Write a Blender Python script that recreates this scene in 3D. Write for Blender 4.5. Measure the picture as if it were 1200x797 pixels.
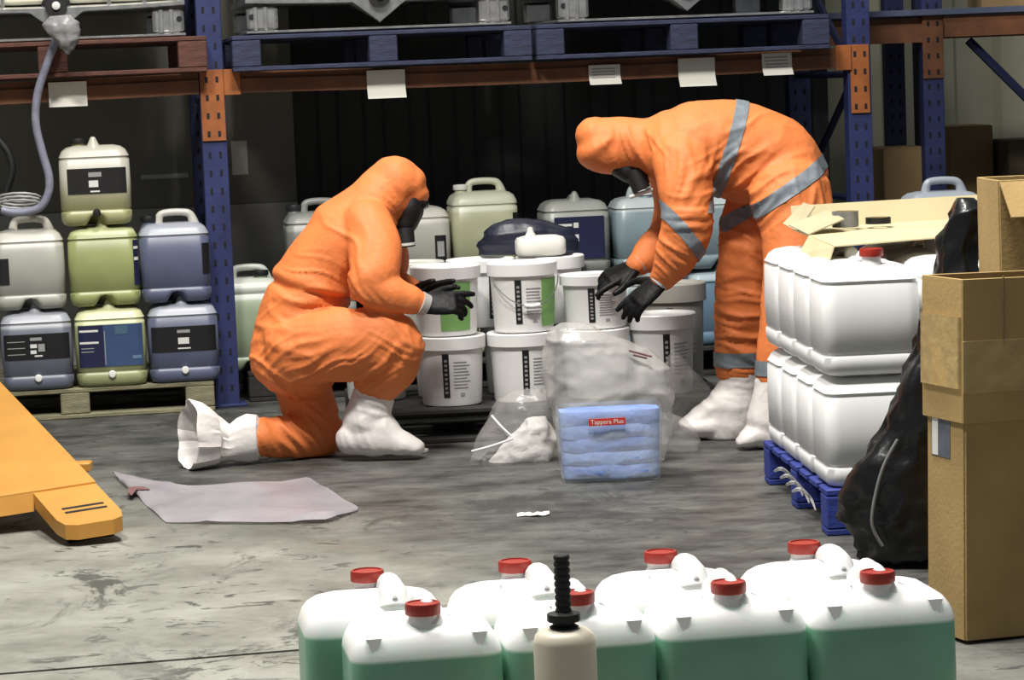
import bpy, bmesh, math, random
from mathutils import Vector, Matrix, noise
R = math.radians
random.seed(7)
for o in list(bpy.data.objects): bpy.data.objects.remove(o)
SC = bpy.context.scene
COL = SC.collection

# ------------------------------------------------------------------ camera
EYE = 1.35; F = 3200.0; CX, CY = 600.0, 398.5
PITCH = math.atan(308.5 / F); ROLL = R(-2.3)
cam = bpy.data.objects.new('camera', bpy.data.cameras.new('camera')); COL.objects.link(cam)
cam.location = (0, 0, EYE)
RM = Matrix.Rotation(math.pi / 2 - PITCH, 3, 'X') @ Matrix.Rotation(ROLL, 3, 'Z')
cam.rotation_euler = RM.to_euler()
cam.data.sensor_width = 36; cam.data.sensor_fit = 'HORIZONTAL'; cam.data.lens = F / 1200 * 36
cam.data.clip_end = 200
SC.camera = cam

# ------------------------------------------------------------------ light
SC.view_settings.view_transform = 'Standard'; SC.view_settings.look = 'None'
SC.view_settings.gamma = 1; SC.view_settings.use_curve_mapping = False
SC.view_settings.exposure = 0.0
W = bpy.data.worlds.new('warehouse_air'); SC.world = W; W.use_nodes = True
W.node_tree.nodes['Background'].inputs[0].default_value = (0.86, 0.93, 1.0, 1)
W.node_tree.nodes['Background'].inputs[1].default_value = 0.17
def lamp(name, loc, target, size, power, col=(1, .97, .92)):
    l = bpy.data.lights.new(name, 'AREA'); l.shape = 'RECTANGLE'; l.size = size[0]; l.size_y = size[1]
    l.energy = power; l.color = col
    o = bpy.data.objects.new(name, l); COL.objects.link(o); o.location = loc
    o.rotation_euler = (Vector(target) - Vector(loc)).to_track_quat('-Z', 'Y').to_euler()
    return o
lamp('high_bay_lamp', (-1.9, 6.3, 6.2), (-1.2, 7.0, 0), (1.2, .6), 390)
lamp('high_bay_lamp.001', (0.35, 6.0, 6.2), (0.7, 7.0, 0), (1.2, .6), 340)
lamp('high_bay_lamp.002', (-0.6, 9.2, 6.6), (-0.4, 9.2, 0), (1.2, .6), 260)

# ------------------------------------------------------------------ pixel rays
def ray(px, py): return (RM @ Vector(((px - CX) / F, -(py - CY) / F, -1))).normalized()
def at(px, py, Y):
    d = ray(px, py); return cam.location + d * (Y / d.y)
def atz(px, py, z=0.0):
    d = ray(px, py); return cam.location + d * ((z - EYE) / d.z)

# ------------------------------------------------------------------ materials
def s2l(c):
    c = c / 255.0
    return c / 12.92 if c <= .04045 else ((c + .055) / 1.055) ** 2.4
def rgb(r, g, b): return (s2l(r), s2l(g), s2l(b), 1)
MATS = {}
def mat(name, col, rough=.5, metal=0, var=.12, vscale=6, bump=0, bscale=40, alpha=1, spec=.5, stretch=None, coat=0, trans=0):
    """procedural principled material: base colour varied by noise, optional bump"""
    if name in MATS: return MATS[name]
    m = bpy.data.materials.new(name); m.use_nodes = True; nt = m.node_tree; n = nt.nodes; L = nt.links
    b = n['Principled BSDF']
    tc = n.new('ShaderNodeTexCoord'); src = tc.outputs['Object']
    if stretch:
        mp = n.new('ShaderNodeMapping'); mp.inputs['Scale'].default_value = stretch
        L.new(src, mp.inputs[0]); src = mp.outputs[0]
    nz = n.new('ShaderNodeTexNoise'); nz.inputs['Scale'].default_value = vscale; nz.inputs['Detail'].default_value = 5
    L.new(src, nz.inputs['Vector'])
    cr = n.new('ShaderNodeValToRGB')
    cr.color_ramp.elements[0].position = .32; cr.color_ramp.elements[1].position = .68
    cr.color_ramp.elements[0].color = tuple(max(0, c * (1 - var)) for c in col[:3]) + (1,)
    cr.color_ramp.elements[1].color = tuple(min(1, c * (1 + var)) for c in col[:3]) + (1,)
    L.new(nz.outputs[0], cr.inputs[0]); L.new(cr.outputs[0], b.inputs['Base Color'])
    b.inputs['Roughness'].default_value = rough; b.inputs['Metallic'].default_value = metal
    b.inputs['Specular IOR Level'].default_value = spec; b.inputs['Alpha'].default_value = alpha
    b.inputs['Coat Weight'].default_value = coat; b.inputs['Transmission Weight'].default_value = trans
    if bump:
        n2 = n.new('ShaderNodeTexNoise'); n2.inputs['Scale'].default_value = bscale; n2.inputs['Detail'].default_value = 4
        L.new(src, n2.inputs['Vector'])
        bp = n.new('ShaderNodeBump'); bp.inputs['Strength'].default_value = bump; bp.inputs['Distance'].default_value = .01
        L.new(n2.outputs[0], bp.inputs['Height']); L.new(bp.outputs[0], b.inputs['Normal'])
    MATS[name] = m
    return m
def liquid_mat(name, top, liq, level, rough=.35, edge=.006, sss=0):
    """translucent bottle plastic: the liquid inside shows up to its level"""
    if name in MATS: return MATS[name]
    m = bpy.data.materials.new(name); m.use_nodes = True; nt = m.node_tree; n = nt.nodes; L = nt.links
    b = n['Principled BSDF']; tc = n.new('ShaderNodeTexCoord'); sp = n.new('ShaderNodeSeparateXYZ')
    L.new(tc.outputs['Object'], sp.inputs[0])
    mr = n.new('ShaderNodeMapRange'); mr.inputs['From Min'].default_value = level - edge; mr.inputs['From Max'].default_value = level + edge
    L.new(sp.outputs[2], mr.inputs[0])
    nz = n.new('ShaderNodeTexNoise'); nz.inputs['Scale'].default_value = 5; L.new(tc.outputs['Object'], nz.inputs['Vector'])
    lr = n.new('ShaderNodeValToRGB'); lr.color_ramp.elements[0].position = .3; lr.color_ramp.elements[1].position = .7
    lr.color_ramp.elements[0].color = tuple(c * .85 for c in liq[:3]) + (1,)
    lr.color_ramp.elements[1].color = tuple(min(1, c * 1.12) for c in liq[:3]) + (1,)
    L.new(nz.outputs[0], lr.inputs[0])
    mx = n.new('ShaderNodeMix'); mx.data_type = 'RGBA'
    L.new(mr.outputs[0], mx.inputs['Factor']); L.new(lr.outputs[0], mx.inputs['A']); mx.inputs['B'].default_value = top
    L.new(mx.outputs['Result'], b.inputs['Base Color']); b.inputs['Roughness'].default_value = rough
    if sss: b.inputs['Subsurface Weight'].default_value = sss; b.inputs['Subsurface Scale'].default_value = .09; b.inputs['Subsurface Radius'].default_value = (.6, 1, .8)
    MATS[name] = m
    return m

WHITE = mat('white_plastic', rgb(232, 232, 230), .35, var=.03)
WHITE2 = mat('white_plastic_aged', rgb(214, 214, 206), .42, var=.06)
RED = mat('red_cap_plastic', rgb(158, 44, 32), .4, var=.1)
BLUE_STEEL = mat('blue_painted_steel', rgb(40, 48, 92), .5, var=.2, vscale=9, bump=.1)
ORANGE_STEEL = mat('orange_painted_steel', rgb(150, 86, 40), .55, var=.22, vscale=9, bump=.12)
DARK = mat('black_rubber', rgb(12, 12, 13), .6, var=.2)
HOLE = mat('dark_slot', rgb(14, 15, 24), .8)
BLUE_WOOD = mat('blue_painted_wood', rgb(44, 49, 74), .75, var=.3, vscale=14, bump=.3, stretch=(1, 6, 6))
BLUE_WOOD2 = mat('bright_blue_painted_wood', rgb(38, 54, 132), .65, var=.3, vscale=14, bump=.3, stretch=(1, 6, 6))
RED_WOOD = mat('red_painted_wood', rgb(88, 54, 44), .8, var=.25, vscale=14, bump=.3, stretch=(1, 6, 6))
GREY_WOOD = mat('weathered_wood', rgb(128, 124, 98), .85, var=.3, vscale=10, bump=.4, stretch=(1, 7, 7))
BLACK_WOOD = mat('dark_stained_wood', rgb(38, 36, 34), .8, var=.3, vscale=12, bump=.3)
STEEL = mat('galvanised_steel', rgb(200, 200, 198), .27, metal=.85, var=.2, vscale=18)
PAPER = mat('white_paper', rgb(222, 220, 208), .8, var=.05)
BLACKLAB = mat('black_label_print', rgb(18, 18, 20), .5, var=.3)
NAVYLAB = mat('navy_label_print', rgb(26, 30, 66), .5, var=.2)
BLUELAB = mat('slate_blue_label_print', rgb(54, 76, 112), .5, var=.15)
GREENLAB = mat('green_label_print', rgb(122, 170, 98), .6, var=.1)
PRINT = mat('white_print', rgb(215, 215, 210), .7, var=.05)
GREYPRINT = mat('grey_print', rgb(150, 150, 148), .7, var=.1)
CARD = mat('brown_cardboard', rgb(166, 138, 88), .85, var=.12, vscale=5, bump=.12, bscale=90)
CARDDARK = mat('dull_cardboard', rgb(140, 116, 80), .88, var=.14, vscale=5, bump=.12, bscale=90)
CREAM = mat('cream_cardboard', rgb(198, 186, 148), .8, var=.05, vscale=4)
YELLOW = mat('yellow_painted_steel', rgb(190, 136, 60), .42, var=.1, vscale=5, bump=.05)
BLACKBAG = mat('black_polythene', rgb(14, 14, 15), .28, var=.2, bump=.25, bscale=22)
CLEAR = mat('clear_polythene', rgb(200, 198, 194), .2, var=.08, vscale=9, alpha=.26, bump=.35, bscale=16)
CLEAR2 = mat('milky_polythene', rgb(200, 198, 193), .2, var=.08, vscale=9, alpha=.46, bump=.8, bscale=12)
TAPE = mat('clear_packing_tape', rgb(214, 188, 130), .12, var=.12, vscale=20, alpha=.55, bump=.5, bscale=30, coat=1)
SUIT = mat('orange_suit_fabric', rgb(222, 123, 63), .65, var=.07, vscale=7, bump=.2, bscale=55)
REFLECT = mat('grey_reflective_tape', rgb(118, 126, 132), .5, var=.16, vscale=30, bump=.1)
GLOVE = mat('black_glove_rubber', rgb(10, 10, 11), .5, var=.3, vscale=20, bump=.2, spec=.25)
COVER = mat('white_boot_cover_fabric', rgb(222, 216, 212), .6, var=.08, vscale=12, bump=.3, bscale=30)
SKIN = mat('skin', rgb(196, 146, 118), .5, var=.08)
NAVYCLOTH = mat('navy_polythene', rgb(26, 28, 46), .4, var=.3, bump=.3, bscale=20)
ABSORB = mat('blue_absorbent_cloth', rgb(116, 144, 206), .85, var=.16, vscale=16, bump=.3, bscale=60)
ABSORB2 = mat('pale_blue_absorbent_cloth', rgb(140, 166, 220), .85, var=.12, vscale=16, bump=.3, bscale=60)

# ------------------------------------------------------------------ mesh helpers
class MB:
    def __init__(s): s.v = []; s.f = []
    def add(s, v, f, M=None):
        k = len(s.v)
        s.v += [tuple(M @ Vector(p)) if M else tuple(p) for p in v]
        s.f += [tuple(i + k for i in q) for q in f]
        return s
    def loft(s, rings, cap0=True, cap1=True, M=None):
        n = len(rings[0]); v = [p for r in rings for p in r]; f = []
        for i in range(len(rings) - 1):
            for j in range(n):
                a = i * n + j; b = i * n + (j + 1) % n
                f.append((a, b, b + n, a + n))
        if cap0: f.append(tuple(range(n - 1, -1, -1)))
        if cap1: f.append(tuple(range((len(rings) - 1) * n, len(rings) * n)))
        return s.add(v, f, M)
    def box(s, c, size, bev=.003, M=None):
        x, y, z = (k / 2 for k in size); b = min(bev, x * .45, y * .45, z * .45)
        def rr(zz, i):
            X, Y = x - i, y - i; k = b
            return [(c[0] + p, c[1] + q, c[2] + zz) for p, q in ((-X + k, -Y), (X - k, -Y), (X, -Y + k), (X, Y - k), (X - k, Y), (-X + k, Y), (-X, Y - k), (-X, -Y + k))]
        if bev <= 0:
            v = [(c[0] + a * x, c[1] + d * y, c[2] + e * z) for e in (-1, 1) for a, d in ((-1, -1), (1, -1), (1, 1), (-1, 1))]
            return s.add(v, [(3, 2, 1, 0), (4, 5, 6, 7), (0, 1, 5, 4), (1, 2, 6, 5), (2, 3, 7, 6), (3, 0, 4, 7)], M)
        return s.loft([rr(-z, b), rr(-z + b, 0), rr(z - b, 0), rr(z, b)], M=M)
    def lathe(s, prof, n=28, M=None, cap0=True, cap1=True):
        return s.loft([[(r * math.cos(2 * math.pi * k / n), r * math.sin(2 * math.pi * k / n), z) for k in range(n)] for r, z in prof], cap0, cap1, M)
    def tube(s, path, rad, n=10, ref=None, sub=0, M=None, ratio=1.0):
        P = [Vector(p) for p in path]
        rad = rad if isinstance(rad, (list, tuple)) else [rad] * len(P)
        if sub: P, rad = crom(P, rad, sub)
        rings = []; a = None
        for i, p in enumerate(P):
            t = (P[min(i + 1, len(P) - 1)] - P[max(i - 1, 0)]).normalized()
            if a is None:
                a = t.orthogonal().normalized() if ref is None else (Vector(ref) - t * t.dot(Vector(ref))).normalized()
            else: a = (a - t * t.dot(a)).normalized()
            b = t.cross(a)
            rings.append([p + a * rad[i] * math.cos(2 * math.pi * k / n) + b * rad[i] * ratio * math.sin(2 * math.pi * k / n) for k in range(n)])
        return s.loft(rings, M=M)
    def mesh(s, name, m, smooth=True, angle=38):
        me = bpy.data.meshes.new(name); me.from_pydata(s.v, [], s.f); me.update()
        bm = bmesh.new(); bm.from_mesh(me); bmesh.ops.recalc_face_normals(bm, faces=bm.faces); bm.to_mesh(me); bm.free()
        if m: me.materials.append(m)
        if smooth:
            me.polygons.foreach_set('use_smooth', [True] * len(me.polygons))
            me.set_sharp_from_angle(angle=R(angle))
        return me
    def build(s, name, m, parent=None, smooth=True, angle=38):
        return link(name, s.mesh(name, m, smooth, angle), parent)
def crom(P, rad, sub):
    Q = []; q = []
    for i in range(len(P) - 1):
        p0, p1, p2, p3 = P[max(i - 1, 0)], P[i], P[i + 1], P[min(i + 2, len(P) - 1)]
        for k in range(sub):
            t = k / sub
            Q.append(.5 * ((2 * p1) + (p2 - p0) * t + (2 * p0 - 5 * p1 + 4 * p2 - p3) * t * t + (3 * p1 - p0 - 3 * p2 + p3) * t ** 3))
            q.append(rad[i] + (rad[i + 1] - rad[i]) * (3 * t * t - 2 * t ** 3))
    return Q + [P[-1]], q + [rad[-1]]
def link(name, me, parent=None):
    o = bpy.data.objects.new(name, me); COL.objects.link(o)
    if parent: o.parent = parent
    return o
def thing(name, label, cat, loc=(0, 0, 0), rz=0, group=None):
    o = bpy.data.objects.new(name, None); COL.objects.link(o); o.empty_display_size = .05
    o.location = loc; o.rotation_euler = (0, 0, rz)
    return tag(o, label, cat, group)
def tag(o, label, cat, group=None):
    o['label'] = label; o['category'] = cat
    if group: o['group'] = group
    return o
def struct(o): o['kind'] = 'structure'; return o
def rrect(w, d, r, z, nseg=4, fx=()):
    """rounded rectangle ring, anticlockwise from front-left; fx = extra points on front/back edges"""
    x, y = w / 2, d / 2; r = min(r, x * .98, y * .98); out = []
    for cx, cy, a0 in ((x - r, -y + r, -90), (x - r, y - r, 0), (-x + r, y - r, 90), (-x + r, -y + r, 180)):
        for k in range(nseg + 1):
            a = R(a0 + 90 * k / nseg); out.append((cx + r * math.cos(a), cy + r * math.sin(a), z))
        if a0 == 0: out += [(-q, y, z) for q in fx]
        if a0 == 180: out += [(q, -y, z) for q in fx]
    return out

# ------------------------------------------------------------------ rack frame of reference
YAW = R(9)
O = atz(267, 476, 0)
WX = Vector((math.cos(YAW), math.sin(YAW), 0)); DX = Vector((-math.sin(YAW), math.cos(YAW), 0))
def rk(u, v, z=0.0): return O + WX * u + DX * v + Vector((0, 0, z))
def rpix(px, py, v):
    """where the pixel's ray meets the upright plane v metres behind the rack front: (u, z)"""
    d = ray(px, py); c = cam.location; p0 = O + DX * v
    t = (p0 - c).dot(DX) / d.dot(DX); p = c + d * t
    return (p - O).dot(WX), p.z
BAY = rpix(1011, 240, 0)[0]

# ------------------------------------------------------------------ setting: floor and walls
def floor_material():
    m = bpy.data.materials.new('worn_concrete'); m.use_nodes = True; nt = m.node_tree; n = nt.nodes; L = nt.links
    b = n['Principled BSDF']; tc = n.new('ShaderNodeTexCoord')
    def nz(scale, detail=6, rough=.6, sc=(1, 1, 1), dist=0):
        mp = n.new('ShaderNodeMapping'); mp.inputs['Scale'].default_value = sc; L.new(tc.outputs['Object'], mp.inputs[0])
        t = n.new('ShaderNodeTexNoise'); t.inputs['Scale'].default_value = scale; t.inputs['Detail'].default_value = detail
        t.inputs['Roughness'].default_value = rough; t.inputs['Distortion'].default_value = dist
        L.new(mp.outputs[0], t.inputs['Vector']); return t.outputs[0]
    def ramp(src, a, ca, bpos, cb):
        r = n.new('ShaderNodeValToRGB'); r.color_ramp.elements[0].position = a; r.color_ramp.elements[1].position = bpos
        r.color_ramp.elements[0].color = ca; r.color_ramp.elements[1].color = cb; L.new(src, r.inputs[0]); return r.outputs[0]
    def mix(fac, A, B):
        x = n.new('ShaderNodeMix'); x.data_type = 'RGBA'
        L.new(fac, x.inputs['Factor']); L.new(A, x.inputs['A']); L.new(B, x.inputs['B']); return x.outputs['Result']
    def math_(op, a, bb):
        x = n.new('ShaderNodeMath'); x.operation = op
        for i, q in enumerate((a, bb)):
            if isinstance(q, (int, float)): x.inputs[i].default_value = q
            else: L.new(q, x.inputs[i])
        return x.outputs[0]
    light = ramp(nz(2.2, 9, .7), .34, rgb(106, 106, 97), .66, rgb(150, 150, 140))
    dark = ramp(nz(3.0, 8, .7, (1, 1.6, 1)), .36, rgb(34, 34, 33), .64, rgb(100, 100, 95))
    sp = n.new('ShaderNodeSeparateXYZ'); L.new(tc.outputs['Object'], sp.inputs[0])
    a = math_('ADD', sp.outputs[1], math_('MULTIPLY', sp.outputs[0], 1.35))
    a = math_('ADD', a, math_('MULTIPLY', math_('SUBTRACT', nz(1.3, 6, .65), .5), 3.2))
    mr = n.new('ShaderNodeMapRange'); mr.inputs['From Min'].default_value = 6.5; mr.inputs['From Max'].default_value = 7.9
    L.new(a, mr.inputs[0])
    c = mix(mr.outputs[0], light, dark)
    black = n.new('ShaderNodeRGB'); black.outputs[0].default_value = rgb(52, 52, 48)
    scuff = ramp(nz(3.0, 9, .74, (1, .6, 1), .9), .53, (0, 0, 0, 1), .59, (.85, .85, .85, 1))
    fine = ramp(nz(11, 6, .7, (.6, 1, 1), 1.2), .575, (0, 0, 0, 1), .62, (.85, .85, .85, 1))
    sm = math_('MULTIPLY', scuff, ramp(nz(1.1, 3), .42, (0, 0, 0, 1), .56, (1, 1, 1, 1)))
    sm = math_('MAXIMUM', sm, math_('MULTIPLY', fine, ramp(nz(1.9, 3), .40, (0, 0, 0, 1), .54, (1, 1, 1, 1))))
    c = mix(sm, c, black.outputs[0])
    L.new(c, b.inputs['Base Color'])
    L.new(ramp(nz(4), .3, (.42, .42, .42, 1), .7, (.75, .75, .75, 1)), b.inputs['Roughness'])
    bp = n.new('ShaderNodeBump'); bp.inputs['Strength'].default_value = .25; bp.inputs['Distance'].default_value = .006
    L.new(nz(30, 6), bp.inputs['Height']); L.new(bp.outputs[0], b.inputs['Normal'])
    return m
CONC = floor_material()
# the slab, cut by an open joint that crosses the near left corner of the view
jl, jr = atz(0, 790), atz(350, 762)
js = (jr.y - jl.y) / (jr.x - jl.x)
def jy(x): return jl.y + js * (x - jl.x)
fl = MB()
def slab(y0, y1):
    fl.add([(-9, y0(-9), 0), (9, y0(9), 0), (9, y1(9), 0), (-9, y1(-9), 0), (-9, y0(-9), -.12), (9, y0(9), -.12), (9, y1(9), -.12), (-9, y1(-9), -.12)],
           [(0, 1, 2, 3), (7, 6, 5, 4), (0, 4, 5, 1), (1, 5, 6, 2), (2, 6, 7, 3), (3, 7, 4, 0)])
slab(lambda x: -3, lambda x: jy(x) - .011); slab(lambda x: jy(x) + .011, lambda x: 19)
struct(fl.build('floor', CONC, smooth=False))
ft = MB(); ft.box((0, 8, -.09), (18, 22, .14), 0); struct(ft.build('floor_joint_filler', mat('joint_filler', rgb(60, 60, 54), .9), smooth=False))

def ribbed(w, h, pitch, depth, z0=0):
    """trapezoid-ribbed metal sheet in the xz plane, facing -y"""
    mb = MB(); xs = []; x = 0
    while x < w:
        for dx, y in ((0, 0), (.5, 0), (.58, -depth), (.92, -depth)):
            xs.append((x + dx * pitch, y))
        x += pitch
    v = []; f = []
    for x, y in xs: v += [(x, y, z0), (x, y, z0 + h)]
    for i in range(len(xs) - 1): f.append((2 * i, 2 * i + 2, 2 * i + 3, 2 * i + 1))
    n = len(v); v += [(xs[0][0], .05, z0), (xs[0][0], .05, z0 + h), (xs[-1][0], .05, z0), (xs[-1][0], .05, z0 + h)]
    f += [(n, n + 1, n + 3, n + 2), (0, 1, n + 1, n), (n - 2, n + 2, n + 3, n - 1)]
    return mb.add(v, f)
wb = ribbed(13, 4.6, .42, .05).build('wall_back', mat('cream_wall_cladding', rgb(178, 176, 152), .6, var=.08, vscale=2), smooth=False)
wb.location = rk(-6.2, 3.1); wb.rotation_euler.z = YAW; struct(wb)
u0 = rpix(346, 180, 1.35)[0]; u1 = rpix(946, 150, 1.35)[0]
wp = ribbed(u1 - u0, 3.4, .22, .018).build('wall_partition', mat('dark_green_cladding', rgb(44, 48, 44), .55, var=.15, vscale=2), smooth=False)
wp.location = rk(u0, 1.40); wp.rotation_euler.z = YAW; struct(wp)
bd = MB(); ul = rpix(-60, 180, 1.3)[0] - 1.2
bd.box(((ul + u0) / 2, 0, 1.9), (u0 - ul, .03, 2.2), .004)
o = bd.build('wall_board', mat('grey_wall_board', rgb(128, 126, 114), .7, var=.1, vscale=2)); o.location = rk(0, 1.37); o.rotation_euler.z = YAW; struct(o)
ts = MB(); ta, tz_ = rpix(165, 208, 1.34); tb = rpix(221, 206, 1.34)[0]
ts.box(((ta + tb) / 2, -.02, tz_), (tb - ta, .008, .022), .002); to = ts.build('rail', mat('pale_rail', rgb(196, 194, 184), .6), o)
ts = MB(); na, nz_ = rpix(281, 185, 1.34); ts.box((na, -.018, nz_), (.075, .003, .16), .001); ts.build('notice', PAPER, o)
bd = MB(); bd.box(((ul + u0) / 2, 0, .4), (u0 - ul, .04, .80), .004)
o = bd.build('wall_board_lower', mat('pale_grey_wall_board', rgb(176, 174, 166), .7, var=.08, vscale=2)); o.location = rk(0, 1.36); o.rotation_euler.z = YAW; struct(o)

# ------------------------------------------------------------------ the pallet rack
BZ0, BZ1 = rpix(290, 108, 0)[1], rpix(290, 83, 0)[1]      # underside and top of the beam
RD = 1.0
def upright(parent, u, v, h, w=.105, name='upright'):
    mb = MB(); t = .05
    # open C section, front flange with folded sides
    mb.box((u, v, h / 2), (w, .012, h), .003)
    for s in (-1, 1):
        mb.box((u + s * (w / 2 - .004), v + .035, h / 2), (.008, .07, h), .003)
        mb.box((u + s * (w / 2 - .018), v + .07, h / 2), (.03, .008, h), .003)
    o = mb.build(name, BLUE_STEEL, parent)
    bp = MB(); bp.box((u, v + .035, .005), (w + .06, .14, .01), .002); bp.build('base_plate', BLUE_STEEL, o)
    hl = MB(); z = .08
    while z < h - .05:
        for s in (-1, 1):
            hl.box((u + s * .022, v - .0065, z), (.011, .003, .026), 0)
        z += .0762
    k = hl.build('slot_holes', HOLE, o, smooth=False); k['kind'] = 'stuff'
    return o
def bracket(parent, u, z0, z1, v=-.012, w=.1, m=None):
    mb = MB(); mb.box((u, v, (z0 + z1) / 2), (w, .008, z1 - z0), .002)
    o = mb.build('beam_bracket', m or ORANGE_STEEL, parent)
    hl = MB(); z = z0 + .03
    while z < z1:
        for s in (-1, 1): hl.box((u + s * .022, v - .0045, z), (.012, .002, .024), 0)
        z += .0762
    k = hl.build('bracket_holes', HOLE, o, smooth=False); k['kind'] = 'stuff'
    return o
rack = thing('pallet_rack', 'tall blue and orange pallet rack loaded with caged liquid tanks', 'rack', O, YAW)
UH = 3.0
for u in (-BAY, 0, BAY):
    upright(rack, u, 0, UH)
    upright(rack, u, RD, UH)
    br = MB()
    zz = .2; s = 0
    while zz < UH - .5:
        a, b = (.06, RD) if s % 2 == 0 else (RD, .06)
        br.tube([(u, a, zz), (u, b, zz + .55)], .018, 6)
        br.tube([(u, .06, zz), (u, RD, zz)], .016, 6)
        zz += .55; s += 1
    br.build('frame_brace', mat('dark_blue_steel', rgb(30, 34, 66), .5), rack)
BEAM = mat('shaded_orange_beam', rgb(110, 68, 40), .6, var=.25, vscale=9, bump=.12)  # same orange as the brackets, darkened: shade under the pallets put into the colour
def beam(u0, u1, v, sag=.0, zz0=BZ0, zz1=BZ1, parent=None, y0=-.045, y1=.008):
    mb = MB(); N = 10; rings = []
    for i in range(N + 1):
        t = i / N; x = u0 + (u1 - u0) * t; d = -sag * 4 * t * (1 - t)
        rings.append([(x, v + y0, zz0 + d), (x, v + y1, zz0 + d), (x, v + y1, zz1 + d), (x, v + y0 + .02, zz1 + d), (x, v + y0 + .02, zz1 - .03 + d), (x, v + y0, zz1 - .03 + d)])
    mb.loft(rings)
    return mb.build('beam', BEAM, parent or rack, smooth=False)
for k in (-1, 0):
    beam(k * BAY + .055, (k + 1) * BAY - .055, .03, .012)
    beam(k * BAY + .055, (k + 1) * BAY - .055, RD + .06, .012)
    bracket(rack, k * BAY, BZ0 - .20, BZ1 + .01)
    bb = MB(); bb.box((k * BAY + .085, -.018, (BZ0 + BZ1) / 2), (.07, .012, BZ1 - BZ0 + .02), .002); bb.build('beam_end_plate', ORANGE_STEEL, rack)
bracket(rack, BAY, BZ0 - .20, BZ1 + .01, w=.085)
bb = MB(); bb.box((BAY - .075, -.018, (BZ0 + BZ1) / 2), (.07, .012, BZ1 - BZ0 + .02), .002); bb.build('beam_end_plate', ORANGE_STEEL, rack)

# ------------------------------------------------------------------ pallets
def pallet(name, label, loc, rz, w, d, h, m, nb=7, group=None, cat='pallet', cols=3):
    t = thing(name, label, cat, loc, rz, group); th = .02
    bw = d / nb * .78
    key = {}
    def piece(nm, size, c):
        k = (nm, tuple(round(q, 3) for q in size))
        if k not in key:
            mb = MB(); mb.box((0, 0, 0), size, .004); key[k] = mb.mesh(nm, m)
        o = link(nm, key[k], t); o.location = c
    for i in range(nb):
        y = -d / 2 + bw / 2 + (d - bw) * i / (nb - 1)
        piece('deck_board', (w, bw, th), (0, y, h - th / 2))
    for i in (0, .5, 1):
        y = -d / 2 + .05 + (d - .1) * i
        piece('bottom_board', (w, .10, th), (0, y, th / 2))
        for j in range(cols):
            x = -w / 2 + .06 + (w - .12) * j / (cols - 1)
            piece('block', (.12, .10, h - 2 * th), (x, y, h / 2))
    return t
def on_rack(px0, px1, py, v):
    a = rpix(px0, py, v)[0]; b = rpix(px1, py, v)[0]
    return (a + b) / 2, b - a
PZ = BZ1 + .002; PH = .15
uc1, pw1 = on_rack(272, 624, 60, -.12); uc2, pw2 = on_rack(629, 973, 50, -.12)
PD = 1.16; pv = -.12 + PD / 2
pallet('pallet', 'blue painted wooden pallet on the orange beam beside the left blue upright', rk(uc1, pv, PZ - .006), YAW, pw1, PD, PH, BLUE_WOOD)
pallet('pallet', 'blue painted wooden pallet on the orange beam at its end with two white cards', rk(uc2, pv, PZ - .006), YAW, pw2, PD, PH, BLUE_WOOD)
ur = rpix(243, 75, -.1)[0]
pallet('pallet', 'dull red wooden pallet on the beam under the tank with the grey hose', rk(ur - pw1 / 2, pv, PZ), YAW, pw1, PD, PH, RED_WOOD)

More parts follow.
